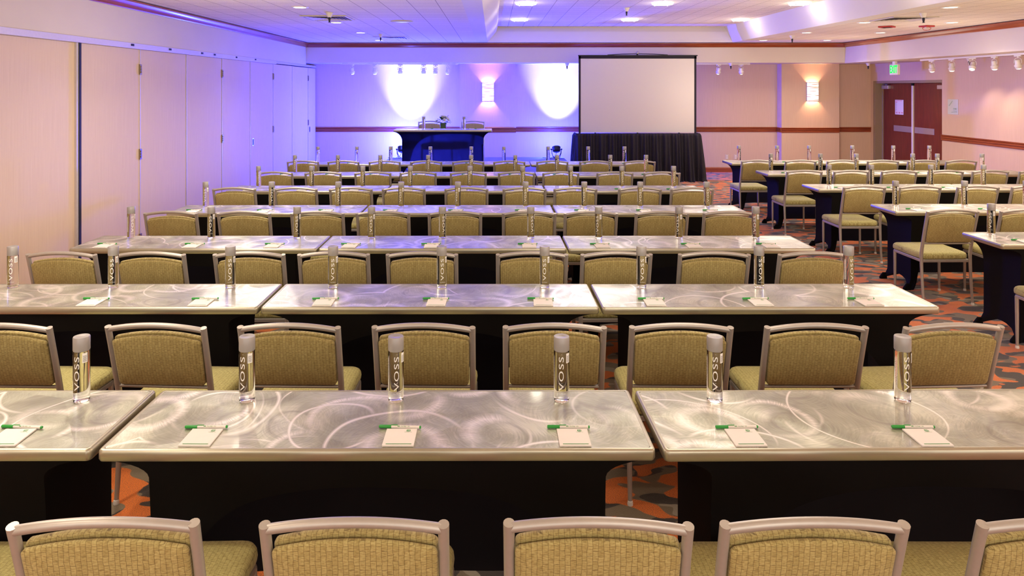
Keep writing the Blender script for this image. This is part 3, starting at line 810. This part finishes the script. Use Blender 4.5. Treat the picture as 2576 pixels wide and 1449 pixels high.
# ------------------------------------------------------------------ tables
TW, TD, TH = 1.83, .457, .75
def make_table():
    r = empty('banquet_table'); hx, hy = TW / 2 - .004, TD / 2
    bm = bmesh.new(); i_ = .016
    lp = rrect(hx - i_, hy - i_, .012, 4)
    loft(bm, [[(x, y, TH - .02) for x, y in lp], [(x, y, TH - .0005) for x, y in lp]]); finish('tabletop', bm, M['swirl'], r)
    bm = bmesh.new()
    prof = [(i_ + .0003, TH - .012), (i_ + .0003, TH), (.010, TH + .0012), (.004, TH - .001), (.001, TH - .006), (0, TH - .014), (0, TH - .030), (.004, TH - .037), (.03, TH - .037)]
    loops = []
    for ins, z in prof:
        loops.append([(x, y, z) for x, y in rrect(hx - ins, hy - ins, max(.019 - ins, .005), 5)])
    loft(bm, loops, False, True); finish('edge_trim', bm, M['alu_edge'], r, 40)
    # stretch cover
    zt = TH - .038; I = .150
    def inset(z, D=.10):
        d = zt - z
        if d < D: v = I * math.sqrt(max(0, 1 - (1 - d / D) ** 2)) ** 1.15
        else: v = I
        if z < .12: v -= .055 * ((.12 - z) / .12) ** 1.6
        return v + .006
    zs = [0.004, .02, .04, .07, .1, .14] + [.14 + (zt - .18 - .14) * k / 6 for k in range(1, 7)] + [zt - .18 * (1 - k / 14) ** 1.6 for k in range(1, 15)]
    bm = bmesh.new()
    hxc = hx - .006; hyc = hy - .012
    def yb(z): return hyc - (.02 * math.sin(min(1, (zt - z) / .3) * PI / 2) if z > .1 else .02 - .02 * (.1 - z) / .1)
    # end panels (slightly pulled in at mid depth, hem arched above floor between the feet)
    for s in (-1, 1):
        prev = None
        for k in range(9):
            t = -1 + 2 * k / 8; c = 1 - t * t
            col = []
            for z in zs:
                hem = .10 * c * (1 - (z / zt)) ** 3
                ins = inset(z, .115 + .055 * t) + .012 * c * math.sin(z / zt * PI)
                if z < .12: ins = ins + .055 * ((.12 - z) / .12) ** 1.6 * min(1, c * 1.4)
                col.append(bm.verts.new((s * (hxc - ins), t * yb(z), z + hem)))
            if prev:
                for j in range(len(zs) - 1): bm.faces.new((prev[j], col[j], col[j + 1], prev[j + 1]))
            prev = col
    # far panel, full with shallow hem; near panel, arch opening
    for side in (1, -1):
        prev = None; nc = 48
        for k in range(nc + 1):
            u = -1 + 2 * k / nc; col = []
            if side == 1: zl = .06 * (1 - abs(u) ** 6)
            else:
                a = .90
                zl = .0 if abs(u) >= a else .615 * (1 - abs(u / a) ** 3.2) ** (1 / 3.0)
            m_ = len(zs)
            for j in range(m_):
                z = zl + (zt - zl) * (zs[j] - zs[0]) / (zt - zs[0]) if zl > 0 else zs[j]
                z = max(z, .004)
                w = .004 * math.sin(u * 9 + z * 14) * min(1, (1 - abs(u)) * 5)
                col.append(bm.verts.new((u * (hxc - inset(z, .17 if side == 1 else .06)), side * (yb(z)) + w, z)))
            if prev:
                for j in range(m_ - 1): bm.faces.new((prev[j], col[j], col[j + 1], prev[j + 1]))
            prev = col
    finish('stretch_cover', bm, M['black_fabric'], r, 180)
    # foot pockets
    for sx in (-1, 1):
        for sy in (-1, 1):
            bm = bmesh.new()
            cx, cy = sx * (hxc - .115), sy * (hyc - .015)
            loft(bm, [[(x, y, z) for x, y in rrect(a_, b_, .01, 3, cx - sx * o_, cy)] for z, a_, b_, o_ in ((.0005, .035, .016, 0), (.02, .034, .016, 0), (.06, .02, .013, .015))])
            finish('foot', bm, M['black_fabric'], r)
    return r
tb = Proto(make_table())
# table rows: (front edge y, list of left-edge x)
FY = {1: 2.264, 2: 3.735, 3: 5.10, 4: 6.55, 5: 7.95, 6: 9.32, 7: 10.72}
ROWN = {1: 'nearest', 2: 'second', 3: 'third', 4: 'fourth', 5: 'fifth', 6: 'sixth', 7: 'farthest'}
RR = {3: 'nearest', 4: 'second', 5: 'third', 6: 'fourth', 7: 'farthest'}
GAP = {1: (-1.304, .546, .0), 2: (-1.257, .578, 0), 3: (-1.285, .545, .004), 4: (-1.25, .59, 0), 5: (-1.23, .605, .003), 6: (-1.25, .58, .003), 7: (-1.25, .58, 0)}
POS3 = ['left', 'middle', 'right']
for rw in range(1, 8):
    g0, g1, rz = GAP[rw]
    cs = [g0 - .004 - TW / 2, (g0 + g1) / 2, g1 + .004 + TW / 2]
    for i, cx in enumerate(cs):
        a = {(1, 0): .004, (1, 1): .003, (1, 2): .011, (2, 2): .006, (3, 0): -.003}.get((rw, i), rz)
        yy = FY[rw] + TD / 2 + {(1, 0): -.003, (1, 2): .006, (2, 0): .0}.get((rw, i), 0)
        tb.put((cx, yy, 0), a, '%s table of the %s left-block row, swirled aluminium top over black cover' % (POS3[i], ROWN[rw]), 'banquet tables of the left block', 'table')
RX = {3: 3.83, 4: 3.83, 5: 3.78, 6: 3.75, 7: 3.735}
RFY = {3: 5.24, 4: 6.62, 5: 8.08, 6: 9.50, 7: 10.90}
for rw in range(3, 8):
    for i in range(2):
        if rw == 3 and i == 1: continue
        tb.put((RX[rw] + TW / 2 + i * (TW + .008), RFY[rw] + TD / 2, 0), 0, '%s table of the %s right-block row, swirled aluminium top over black cover' % (('left', 'right')[i], RR[rw]), 'banquet tables of the right block', 'table')
# head table on stage
HFY = 12.82
ht = tb.put((-.93, HFY + TD / 2, SZ), PI, 'head table on the stage with its black cover lit deep blue', 'head table', 'table')

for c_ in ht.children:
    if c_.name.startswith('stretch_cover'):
        c_.data = c_.data.copy(); c_.data.materials[0] = M['backlit_fabric']  # lit copy of the same fabric, extra translucent to show the blue

# ------------------------------------------------------------------ chairs
def cushion(bm, hw_t, hw_b, z0, z1, arch, y, t, face, lean, bulge=.012, r=.018):
    # outline in x,z ; face = -1 rear side bulges to -y
    def outline(ins, n=14):
        pts = []
        a0, a1 = hw_b - ins, hw_t - ins
        zz0, zz1 = z0 + ins, z1 - ins
        rr = max(r - ins, .004)
        # bottom right corner
        for k in range(5):
            a = -PI / 2 + PI / 2 * k / 4; pts.append((a0 - rr + rr * math.cos(a), zz0 + rr + rr * math.sin(a)))
        for k in range(5):
            a = PI / 2 * k / 4; pts.append((a1 - rr + rr * math.cos(a), zz1 - rr + rr * math.sin(a)))
        for k in range(1, n):
            u = 1 - 2 * k / n; pts.append((u * (a1 - rr), zz1 + arch * (1 - u * u)))
        for k in range(5):
            a = PI / 2 + PI / 2 * k / 4; pts.append((-a1 + rr + rr * math.cos(a), zz1 - rr + rr * math.sin(a)))
        for k in range(5):
            a = PI + PI / 2 * k / 4; pts.append((-a0 + rr + rr * math.cos(a), zz0 + rr + rr * math.sin(a)))
        return pts
    lay = [(.004, 0), (0, t * .25), (0, t * .7), (.005, t * .93), (.014, t), (.05, t + bulge * .75), (.10, t + bulge)]
    loops = [[(x, y + face * d + lean * (z - z0), z) for x, z in outline(i)] for i, d in lay]
    loft(bm, loops)
def make_chair():
    r = empty('banquet_chair'); W = .222; rad = .0135
    ztop = .845
    def py(z):   # rear post centre line
        if z >= .44: return -.205 - .095 * ((z - .44) / .40) ** 1.15
        return -.205 - .035 * ((.44 - z) / .44) ** 1.5
    def px(z): return W - .006 * max(0, (.8 - z)) if z > .44 else W - .002
    for s in (-1, 1):
        bm = bmesh.new(); zz = [.012, .12, .25, .36, .44, .50, .58, .66, .74, .80, ztop]
        tube(bm, [(s * px(z), py(z), z) for z in zz], [.010, .0115, .0125, .0138, .0145, .0145, .0142, .014, .014, .014, .0145], 14)
        lg = finish('rear_leg', bm, M['frame'], r, 50)
        bm = bmesh.new(); lathe(bm, [(0, 0), (.013, 0), (.0135, .01), (.011, .02), (0, .022)], 12, c=(s * px(0), py(0), 0)); finish('glide', bm, M['white_plastic'], lg, 50)
        bm = bmesh.new(); tube(bm, [(s * .212, .198, .012), (s * .212, .20, .2), (s * .21, .205, .385)], [.0095, .0125, .0135], 14); lg = finish('front_leg', bm, M['frame'], r, 50)
        bm = bmesh.new(); lathe(bm, [(0, 0), (.013, 0), (.0135, .01), (.011, .02), (0, .022)], 12, c=(s * .212, .198, 0)); finish('glide', bm, M['white_plastic'], lg, 50)
    # top rail arch
    bm = bmesh.new(); pts = []
    for k in range(17):
        u = -1 + 2 * k / 16; z = .832 + .024 * (1 - u * u); pts.append((u * (W - .004), py(.835) - .012 * (1 - u * u), z))
    tube(bm, pts, .0128, 14); finish('top_rail', bm, M['frame'], r, 60)
    bm = bmesh.new(); tube(bm, [(-W, py(.545), .545), (W, py(.545), .545)], .0095, 10, flat=.8); finish('lower_rail', bm, M['frame'], r, 60)
    bm = bmesh.new()
    for (a, b) in (((-.21, -.2), (.21, -.2)), ((-.21, .2), (.21, .2)), ((-.212, -.2), (-.212, .2)), ((.212, -.2), (.212, .2))):
        x0, x1 = min(a[0], b[0]) - .009, max(a[0], b[0]) + .009; y0, y1 = min(a[1], b[1]) - .009, max(a[1], b[1]) + .009
        box(bm, x0, x1, y0, y1, .372, .396, .003)
    finish('seat_frame', bm, M['frame'], r)
    # back cushions
    lean = (py(.80) - py(.56)) / .24
    bm = bmesh.new(); cushion(bm, .2065, .203, .557, .785, .022, py(.56) + .002, .020, -1, lean, .008); finish('back_panel', bm, M['weave_back'], r, 60)
    bm = bmesh.new(); cushion(bm, .2065, .203, .557, .797, .022, py(.56) + .004, .030, 1, lean, .014); finish('backrest', bm, M['weave_back'], r, 60)
    # seat cushion
    bm = bmesh.new()
    lay = [(.012, .397), (.002, .405), (0, .42), (.002, .437), (.008, .448), (.018, .455), (.05, .461), (.11, .465)]
    loops = []
    for ins, z in lay:
        lp = rrect(.226 - ins, .228 - ins, max(.05 - ins * .5, .02), 6, 0, .022)
        loops.append([(x * (1 - .05 * (1 - (y + .2) / .45)), y, z) for x, y in lp])
    loft(bm, loops); finish('seat', bm, M['weave_seat'], r, 50)
    return r
ch = Proto(make_chair())
ORD = ['first', 'second', 'third', 'fourth', 'fifth', 'sixth', 'seventh', 'eighth', 'ninth']
# back-top y = chair y - .30
CH = {1: (1.73, [-1.57, -.968, -.345, .262, .80, 1.44]), 2: (3.155, [-2.23, -1.530, -.925, -.315, .28, .854, 1.467, 2.09]),
      3: (4.53, [-2.81, -2.235, -1.588, -1.037, -.462, .255, .805, 1.442, 2.09]), 4: (6.02, [-2.79, -2.155, -1.52, -.952, -.329, .3136, .848, 1.463, 2.053]),
      5: (7.46, [-2.775, -2.115, -1.525, -.958, -.284, .339, .885, 1.578, 2.137]), 6: (8.86, [-2.78, -2.165, -1.53, -.953, -.314, .301, .865, 1.555, 2.154]),
      7: (10.2, [-2.787, -2.193, -1.588, -.98, -.363, .24, .871, 1.503, 2.152])}
YAW = {(1, 3): -.03, (1, 1): .03, (2, 0): -.03, (2, 1): -.05, (2, 7): .05, (3, 0): -.03, (4, 8): -.03, (2, 3): -.02}
def ordl(i, n):
    return ORD[i] + ' from left'
for rw, (yt, xs) in CH.items():
    for i, x in enumerate(xs):
        yw = YAW.get((rw, i), random.uniform(-.02, .02))
        lab = 'olive padded chair, %s in the %s row of the left block' % (ordl(i, len(xs)), ROWN[rw])
        ch.put((x - .3 * math.sin(yw), yt + .30, 0), yw, lab, 'chairs of the left block', 'chair')
RCH = {3: (4.66, [4.10]), 4: (6.12, [4.04, 4.70]), 5: (7.60, [4.06, 4.665, 5.30, 5.90]), 6: (9.02, [4.04, 4.64, 5.27, 5.87, 6.46, 7.05]), 7: (10.28, [3.90, 4.54, 5.16, 5.77, 6.365, 6.92])}
for rw, (yt, xs) in RCH.items():
    for i, x in enumerate(xs):
        yw = {(4, 0): .02, (5, 0): .0, (6, 0): .0}.get((rw, i), random.uniform(-.03, .03))
        lab = 'olive padded chair, %s in the %s row of the right block' % (ordl(i, len(xs)), RR[rw])
        ch.put((x, yt + .30, 0), yw, lab, 'chairs of the right block', 'chair')
for x, lab in ((-1.26, 'left olive chair facing the room behind the head table'), (-.40, 'right olive chair facing the room behind the head table')):
    ch.put((x, 13.62, SZ), PI, lab, 'chairs behind the head table', 'chair')

# ------------------------------------------------------------------ bottles
BR, BH = .0288, .243
def wrap_bm(src, zc, ang0, rr, flip=False):
    # text x runs up the bottle, text y wraps around; letters' tops point to the left seen from the front
    bmesh.ops.triangulate(src, faces=src.faces)
    for _ in range(2):
        es = [e for e in src.edges if abs(e.verts[0].co.y - e.verts[1].co.y) > .004]
        if es: bmesh.ops.subdivide_edges(src, edges=es, cuts=1); bmesh.ops.triangulate(src, faces=src.faces)
    out = bmesh.new()
    merge(out, src, lambda c: Vector((rr * math.cos(ang0 - c.y / rr), rr * math.sin(ang0 - c.y / rr), zc + c.x)))
    return out
def patch(bm, rr, a0, a1, z0, z1, n=6, mi=0):
    for k in range(n):
        p, q = a0 + (a1 - a0) * k / n, a0 + (a1 - a0) * (k + 1) / n
        quad(bm, [(rr * math.cos(p), rr * math.sin(p), z0), (rr * math.cos(q), rr * math.sin(q), z0), (rr * math.cos(q), rr * math.sin(q), z1), (rr * math.cos(p), rr * math.sin(p), z1)], mi)
def make_bottle():
    r = empty('water_bottle')
    bm = bmesh.new()
    lathe(bm, [(0, .0045), (.016, .003), (.021, .0004), (.0255, .0008), (.0282, .004), (BR, .010), (BR, .188), (.0275, .191), (0, .191)], 40); finish('bottle_body', bm, M['glass'], r, 40)
    # air pocket in the thick base
    bm = bmesh.new(); lathe(bm, [(0, .191), (.0279, .191), (BR + .0006, .194), (BR + .0006, .240), (BR - .0008, BH), (.012, BH), (.010, BH - .001), (0, BH - .001)], 40); c = finish('cap', bm, M['cap'], r, 35)
    bm = bmesh.new(); b2 = wrap_bm(text_bm('VOSS', .0265, sx=1.95, spacing=1.10), .112, -PI / 2, BR + .0004); merge(bm, b2)
    for z in (.0395, .0765, .115, .1475, .183): patch(bm, BR + .0004, -PI / 2 - .05, -PI / 2 + .10, z - .0004, z + .0004, 2)
    t = text_bm('STILL WATER', .0052)
    merge(bm, t, lambda c_: Vector(((BR + .0004) * math.cos(-PI / 2 + c_.x / BR), (BR + .0004) * math.sin(-PI / 2 + c_.x / BR), .036 + c_.y)))
    finish('lettering', bm, M['ink'], r)
    bm = bmesh.new()
    for k in range(9):
        a0 = -PI / 2 - 1.15 - k * .055
        zz = .05
        rn = random.Random(k)
        while zz < .165:
            l_ = rn.uniform(.004, .014); patch(bm, BR + .0004, a0, a0 - .025, zz, zz + l_, 1); zz += l_ + .002
    finish('small_print', bm, M['ink'], r)
    bm = bmesh.new(); patch(bm, BR + .0006, -PI / 2 + .62, -PI / 2 + 1.25, .150, .186, 6)
    for k in range(7): patch(bm, BR + .0010, -PI / 2 + .70, -PI / 2 + 1.16, .154 + k * .0035, .1555 + k * .0035, 4, 1)
    finish('barcode_sticker', bm, [M['ink'], M['barcode']], r)
    return r
bt = Proto(make_bottle())
BX = {1: (2.625, [-1.552, -.928, -.366, .259, .837, 1.546]),
      2: (4.115, [-2.84, -2.245, -1.553, -.945, -.303, .306, .878, 1.574, 2.104]),
      3: (5.48, [-2.85, -2.218, -1.542, -.956, -.398, .298, .833, 1.466, 2.070]),
      4: (6.93, [-2.86, -2.203, -1.54, -.914, -.349, .326, .910, 1.468, 2.13]),
      5: (8.33, [-2.805, -2.17, -1.558, -.99, -.274, .356, .93, 1.543, 2.164]),
      6: (9.70, [-2.76, -2.16, -1.57, -.903, -.303, .313, .894, 1.636, 2.136]),
      7: (11.10, [-2.79, -2.17, -1.63, -.998, -.346, .175, .88, 1.52, 2.10])}
BROT = {(1, 0): -.55, (1, 1): -.55, (1, 2): .12, (1, 3): .0, (1, 4): .10, (1, 5): .55, (2, 0): -.35, (2, 1): -.25, (2, 2): -.05, (2, 3): -.05, (2, 4): .15, (2, 5): .0, (2, 6): .25, (2, 7): .35, (2, 8): .7}
ZT = TH + .0004
def facing(x, y): return math.atan2(-x, y) * 1.0     # turned roughly to the camera side of the room
for rw, (y, xs) in BX.items():
    for i, x in enumerate(xs):
        rot = BROT.get((rw, i), random.uniform(-.5, .5)) + math.atan2(-x, y)
        nm = 'silver-capped water bottle, %s along the %s table row of the left block' % (ordl(i, 0), ROWN[rw])
        bt.put((x, y, ZT), rot, nm, 'water bottles of the left block', 'bottle')
RB = {3: (RFY[3] + .385, [4.03]), 4: (RFY[4] + .385, [4.055, 4.75, 5.37]), 5: (RFY[5] + .385, [4.09, 4.605, 5.33, 5.97, 6.52]), 6: (RFY[6] + .385, [3.95, 4.655, 5.165, 5.965, 6.315, 6.95]), 7: (RFY[7] + .385, [3.99, 4.61, 5.13, 5.83, 6.495, 7.08])}
for rw, (y, xs) in RB.items():
    for i, x in enumerate(xs):
        nm = 'silver-capped water bottle, %s along the %s table row of the right block' % (ordl(i, 0), RR[rw])
        bt.put((x, y, ZT), random.uniform(-.5, .6) + math.atan2(-x, y), nm, 'water bottles of the right block', 'bottle')
for x, lab in ((-1.285, 'left'), (-.535, 'right')):
    bt.put((x, HFY + .10, SZ + ZT), random.uniform(0, .6), 'silver-capped water bottle on the head table, %s of the flowers' % lab, 'water bottles on the head table', 'bottle')

# ------------------------------------------------------------------ pads and pens
def make_pad():
    r = empty('notepad'); w, d = .052, .056
    bm = bmesh.new(); box(bm, -w, w, -d, d, 0, .0045, 0, mi=0); finish('paper_block', bm, M['paper'], r)
    bm = bmesh.new(); quad(bm, [(-w + .011, -d + .007, .0048), (w - .008, -d + .007, .0048), (w - .008, -d + .011, .0048), (-w + .011, -d + .011, .0048)]); finish('footer_bar', bm, M['green_print'], r)
    bm = bmesh.new(); ex, ey, e = .024, d - .013, .0065
    # emblem: green square with a white slanted letter
    lp = rrect(e, e, .0015, 3, ex, ey); bm.faces.new([bm.verts.new((x, y, .0048)) for x, y in lp])
    for s in (-1, 1): quad(bm, [(ex + s * .0028 - .001, ey - .0048, .0050), (ex + s * .0028 + .0006, ey - .0048, .0050), (ex + s * .0028 + .002, ey + .0048, .0050), (ex + s * .0028 + .0004, ey + .0048, .0050)], 1)
    quad(bm, [(ex - .003, ey - .0008, .0050), (ex + .003, ey - .0008, .0050), (ex + .0032, ey + .0008, .0050), (ex - .0028, ey + .0008, .0050)], 1)
    merge(bm, text_bm('Holiday Inn', .0055), lambda c: Vector((c.x + ex, c.y + ey - .0100, .0048)))
    finish('emblem', bm, [M['green_print'], M['ink']], r)
    return r
def make_pen():
    r = empty('marker_pen'); R = .0052; z = R
    bm = bmesh.new(); lathe(bm, [(0, -.030), (R * .95, -.030), (R, -.028), (R, .068), (0, .068)], 14, c=(0, 0, z), axis='X'); finish('barrel', bm, M['white_plastic'], r, 40)
    bm = bmesh.new(); lathe(bm, [(0, -.073), (R * .8, -.073), (R * 1.08, -.071), (R * 1.12, -.030), (0, -.030)], 14, c=(0, 0, z), axis='X'); finish('pen_cap', bm, M['green'], r, 40)
    bm = bmesh.new(); box(bm, -.031, -.008, -.0018, .0018, z + R, z + R + .0016, .0004); finish('clip', bm, M['green'], r)
    bm = bmesh.new(); lathe(bm, [(0, .068), (R * .98, .068), (R * .85, .0735), (0, .0735)], 14, c=(0, 0, z), axis='X'); finish('end_plug', bm, M['green'], r, 40)
    bm = bmesh.new(); t = text_bm('Holiday Inn', .0070, align='LEFT')
    def wr(c):
        a = PI / 2 + .45 - c.y / R     # upper front of the barrel
        return Vector((c.x + .002, -(R + .0002) * math.cos(PI - a) , z + (R + .0002) * math.sin(a)))
    merge(bm, t, lambda c: Vector((c.x + .002, -(R + .0002) * math.sin(.7 - c.y / R), z + (R + .0002) * math.cos(.7 - c.y / R))))
    for (xa, xb) in ((-.0075, -.0045), (-.0035, -.0005)):
        for k in range(3):
            a, b_ = .35 + k * .25, .35 + (k + 1) * .25
            quad(bm, [(xa, -(R + .0002) * math.sin(a), z + (R + .0002) * math.cos(a)), (xb, -(R + .0002) * math.sin(a), z + (R + .0002) * math.cos(a)), (xb, -(R + .0002) * math.sin(b_), z + (R + .0002) * math.cos(b_)), (xa, -(R + .0002) * math.sin(b_), z + (R + .0002) * math.cos(b_))])
    finish('pen_lettering', bm, M['green_print'], r)
    return r
pd = Proto(make_pad()); pn = Proto(make_pen())
PX = {1: [-1.625, -.983, -.313, .272, .85, 1.463], 2: [-2.203, -1.6, -.928, -.309, .275, .886, 1.468, 2.062], 3: [-2.9, -2.243, -1.64, -1.066, -.459, .27, .813, 1.495, 2.068],
      4: [-2.866, -2.19, -1.595, -.98, -.35, .294, .866, 1.46, 2.1], 5: [-2.82, -2.2, -1.6, -.98, -.36, .29, .9, 1.5, 2.1], 6: [-2.82, -2.2, -1.6, -.98, -.35, .29, .9, 1.5, 2.1], 7: [-2.82, -2.2, -1.6, -.98, -.35, .29, .9, 1.5, 2.1]}
RP = {3: [4.09], 4: [4.10, 4.80], 5: [4.11, 4.74, 5.38], 6: [4.08, 4.70, 5.33, 5.95, 6.5], 7: [4.05, 4.68, 5.2, 5.85, 6.45]}
def set_place(x, fy, z, rw, i, n, blk, rows, turn=0):
    jit = random.uniform(-.04, .04) if not (rw == 1 and blk == 'left') else [.02, -.01, .0, .0, .01, .01][i]
    pj = random.uniform(-.05, .05) if not (rw == 1 and blk == 'left') else [-.06, .01, -.05, -.02, .01, -.02][i]
    pd.put((x, fy + .078, z), jit, 'white notepad, %s along the %s table row of the %s block' % (ordl(i, n), rows[rw], blk), 'notepads of the %s block' % blk, 'notepad')
    pn.put((x - .008 + random.uniform(-.004, .004), fy + .146, z), pj, 'green-capped white pen, %s along the %s table row of the %s block' % (ordl(i, n), rows[rw], blk), 'pens of the %s block' % blk, 'pen')
for rw, xs in PX.items():
    for i, x in enumerate(xs): set_place(x, FY[rw], ZT + .0003, rw, i, len(xs), 'left', ROWN)
for rw, xs in RP.items():
    for i, x in enumerate(xs): set_place(x, RFY[rw], ZT + .0003, rw, i, len(xs), 'right', RR)
for x, s in ((-1.22, 'left'), (-.40, 'right')):
    pd.put((x, HFY + TD - .08, SZ + ZT), PI, 'white notepad in front of the %s head table chair' % s, 'notepads on the head table', 'notepad')
    pn.put((x + .02, HFY + TD - .15, SZ + ZT), PI, 'green-capped white pen in front of the %s head table chair' % s, 'pens on the head table', 'pen')

# ------------------------------------------------------------------ flowers on the head table
r = empty('flower_vase', (-.925, HFY + .13, SZ + ZT)); tag(r, 'square glass vase of white flowers and leaves on the head table', 'flowers')
bm = bmesh.new(); lp = rrect(.056, .056, .006, 3); lpi = rrect(.051, .051, .004, 3)
loft(bm, [[(x, y, 0) for x, y in lp], [(x, y, .13) for x, y in lp], [(x, y, .13) for x, y in lpi], [(x, y, .012) for x, y in lpi]]); finish('vase', bm, M['vase_glass'], r)
bm = bmesh.new(); lp = rrect(.049, .049, .006, 3)
loft(bm, [[(x, y, .02) for x, y in lp], [(x * 1.02, y * 1.02, .07) for x, y in lp], [(x, y, .125) for x, y in lp]]); finish('leaf_wrap', bm, M['leaf'], r)
rf = random.Random(5)
def flower_bm(s):
    bm = bmesh.new()
    for ring, (nn, rad, up) in enumerate(((6, 1.0, .35), (5, .7, .75), (3, .35, 1.0))):
        for k in range(nn):
            a = 2 * PI * k / nn + ring * .5; ca, sa = math.cos(a), math.sin(a)
            for u0, u1 in ((0, .5), (.5, 1)):
                def P(u, v):
                    w = .42 * math.sin(PI * min(u * .85 + .12, 1)) * s * v
                    d = rad * s * u; z = up * s * (u ** 1.6) * .9
                    return (ca * d - sa * w, sa * d + ca * w, z)
                quad(bm, [P(u0, -1), P(u0, 1), P(u1, 1), P(u1, -1)])
    return bm
for k in range(16):
    el = rf.uniform(.25, 1.45); a = rf.uniform(0, 2 * PI) if k > 5 else k * PI / 3
    d = .088; p = Vector((math.cos(a) * math.cos(el) * d * 1.25, math.sin(a) * math.cos(el) * d, .135 + math.sin(el) * d * 1.1))
    o = finish('blossom', flower_bm(rf.uniform(.036, .05)), M['petal'], r, 180, loc=p)
    o.rotation_euler = (p - Vector((0, 0, .12))).to_track_quat('Z', 'Y').to_euler()
for k in range(22):
    a = 2 * PI * k / 22 * 3.1; el = rf.uniform(-.1, 1.2); ln = rf.uniform(.07, .11)
    bm = bmesh.new(); w = .018
    pr = None
    for j in range(6):
        t = j / 5; ww = w * math.sin(PI * (t * .9 + .05)); c_ = (ww, ln * t, -.25 * ln * t * t)
        cur = (bm.verts.new((-ww, ln * t, -.25 * ln * t * t + .004)), bm.verts.new((0, ln * t, -.25 * ln * t * t)), bm.verts.new((ww, ln * t, -.25 * ln * t * t + .004)))
        if pr:
            bm.faces.new((pr[0], pr[1], cur[1], cur[0])); bm.faces.new((pr[1], pr[2], cur[2], cur[1]))
        pr = cur
    o = finish('leaf', bm, M['leaf'], r, 180, loc=(math.cos(a) * .06, math.sin(a) * .04, .135 + .05 * math.sin(el)))
    o.rotation_euler = (el, 0, a - PI / 2)

# ------------------------------------------------------------------ lights
def light(kind, name, loc, energy, col, rot=(0, 0, 0), **kw):
    ld = bpy.data.lights.new(name, kind); ld.energy = energy; ld.color = col
    for k_, v in kw.items(): setattr(ld, k_, v)
    o = bpy.data.objects.new(name, ld); COL.objects.link(o); o.location = loc; o.rotation_euler = rot
    return o
WARM = (1, .87, .68)
for x in (-2.32, 5.5, 6.8):
    for y in (-1.4, .55, 2.5, 4.45, 6.4, 8.36, 10.3, 12.2, 14.15):
        light('AREA', 'downlight_lamp', (x, y, CZ - .03), 4 if x < 0 and y > 11 else 13, WARM, shape='DISK', size=.16, spread=math.radians(130))
for x in (.51, 2.61, 4.72):
    for y in (.5, 3.05, 5.6, 8.15, 10.7, 13.25):
        light('POINT', 'tray_lamp', (x, y, TZ - .11), 3, (1, .93, .76), shadow_soft_size=.07)
# added fill lamps in mid-air, without fixtures, to brighten ceiling and room
for x in (-2.4, 1.0, 4.2, 6.8):
    for y in (-.5, 3.2, 6.8, 10.4, 13.4):
        if y > 13 and x < 3: continue
        e = 4 if (y > 10 and x < 2) else ((24 if x > 3 else 20) if y > 7 else 30)
        light('POINT', 'room_fill', (x, y, 1.85), e, (1, .86, .70) if x > 3 else (1, .90, .75), shadow_soft_size=.5, specular_factor=0)
# blue stage uplights
for (x, y) in UP:
    tgt = Vector((0, math.cos(math.radians(60)), math.sin(math.radians(60))))
    q = tgt.to_track_quat('-Z', 'Y').to_euler()
    light('SPOT', 'uplight_beam', (x + .11, y + .03, SZ + .30), 1800, (.14, .19, 1.0), q, spot_size=math.radians(57), spot_blend=.85, shadow_soft_size=.02)
    light('POINT', 'blue_spill', (x, y + .10, SZ + .33), 1150 if x < 0 else 520, (.02, .035, 1.0), shadow_soft_size=.05)
    if x < 0: light('POINT', 'blue_spill', (x, y - .55, SZ + .45), 45, (.09, .12, 1.0), shadow_soft_size=.05)  # added lamp without fixture, throws blue forward onto the soffit front
# sconces: lamps inside the shade, light escapes up and down
for x in (-.11, 7.2):
    for k_ in (1, -1):
        light('POINT', 'sconce_lamp', (x, 15.69 - .06, 1.835 + k_ * .07), 15, (1, .60, .38), shadow_soft_size=.006)
# track spots on the right wall
for y, a in ((11.6, .4), (10.6, .0), (9.6, .0), (12.13, .2)):
    q = Vector((.55, -.25, -1)).to_track_quat('-Z', 'Y').to_euler()
    light('SPOT', 'track_lamp', (8.03, y, 2.20), 22, (1, .74, .55), q, spot_size=math.radians(80), spot_blend=.8, shadow_soft_size=.03)

# ------------------------------------------------------------------ world, camera
w = bpy.data.worlds.new('world'); scene.world = w; w.use_nodes = True
w.node_tree.nodes['Background'].inputs[0].default_value = (1, .90, .80, 1); w.node_tree.nodes['Background'].inputs[1].default_value = 1.6
cd = bpy.data.cameras.new('camera'); cam = bpy.data.objects.new('camera', cd); COL.objects.link(cam)
cam.location = (0, 0, CAMZ); cam.rotation_euler = (PI / 2, 0, 0)
cd.sensor_fit = 'HORIZONTAL'; cd.sensor_width = 36; cd.lens = 1750 / 2576 * 36
cd.shift_x = (1288 - 1240) / 2576; cd.shift_y = -(724.5 - 221) / 2576
cd.clip_start = .05; cd.clip_end = 60
scene.camera = cam
scene.view_settings.view_transform = 'Standard'
scene.view_settings.look = 'None'
scene.view_settings.exposure = 0.28
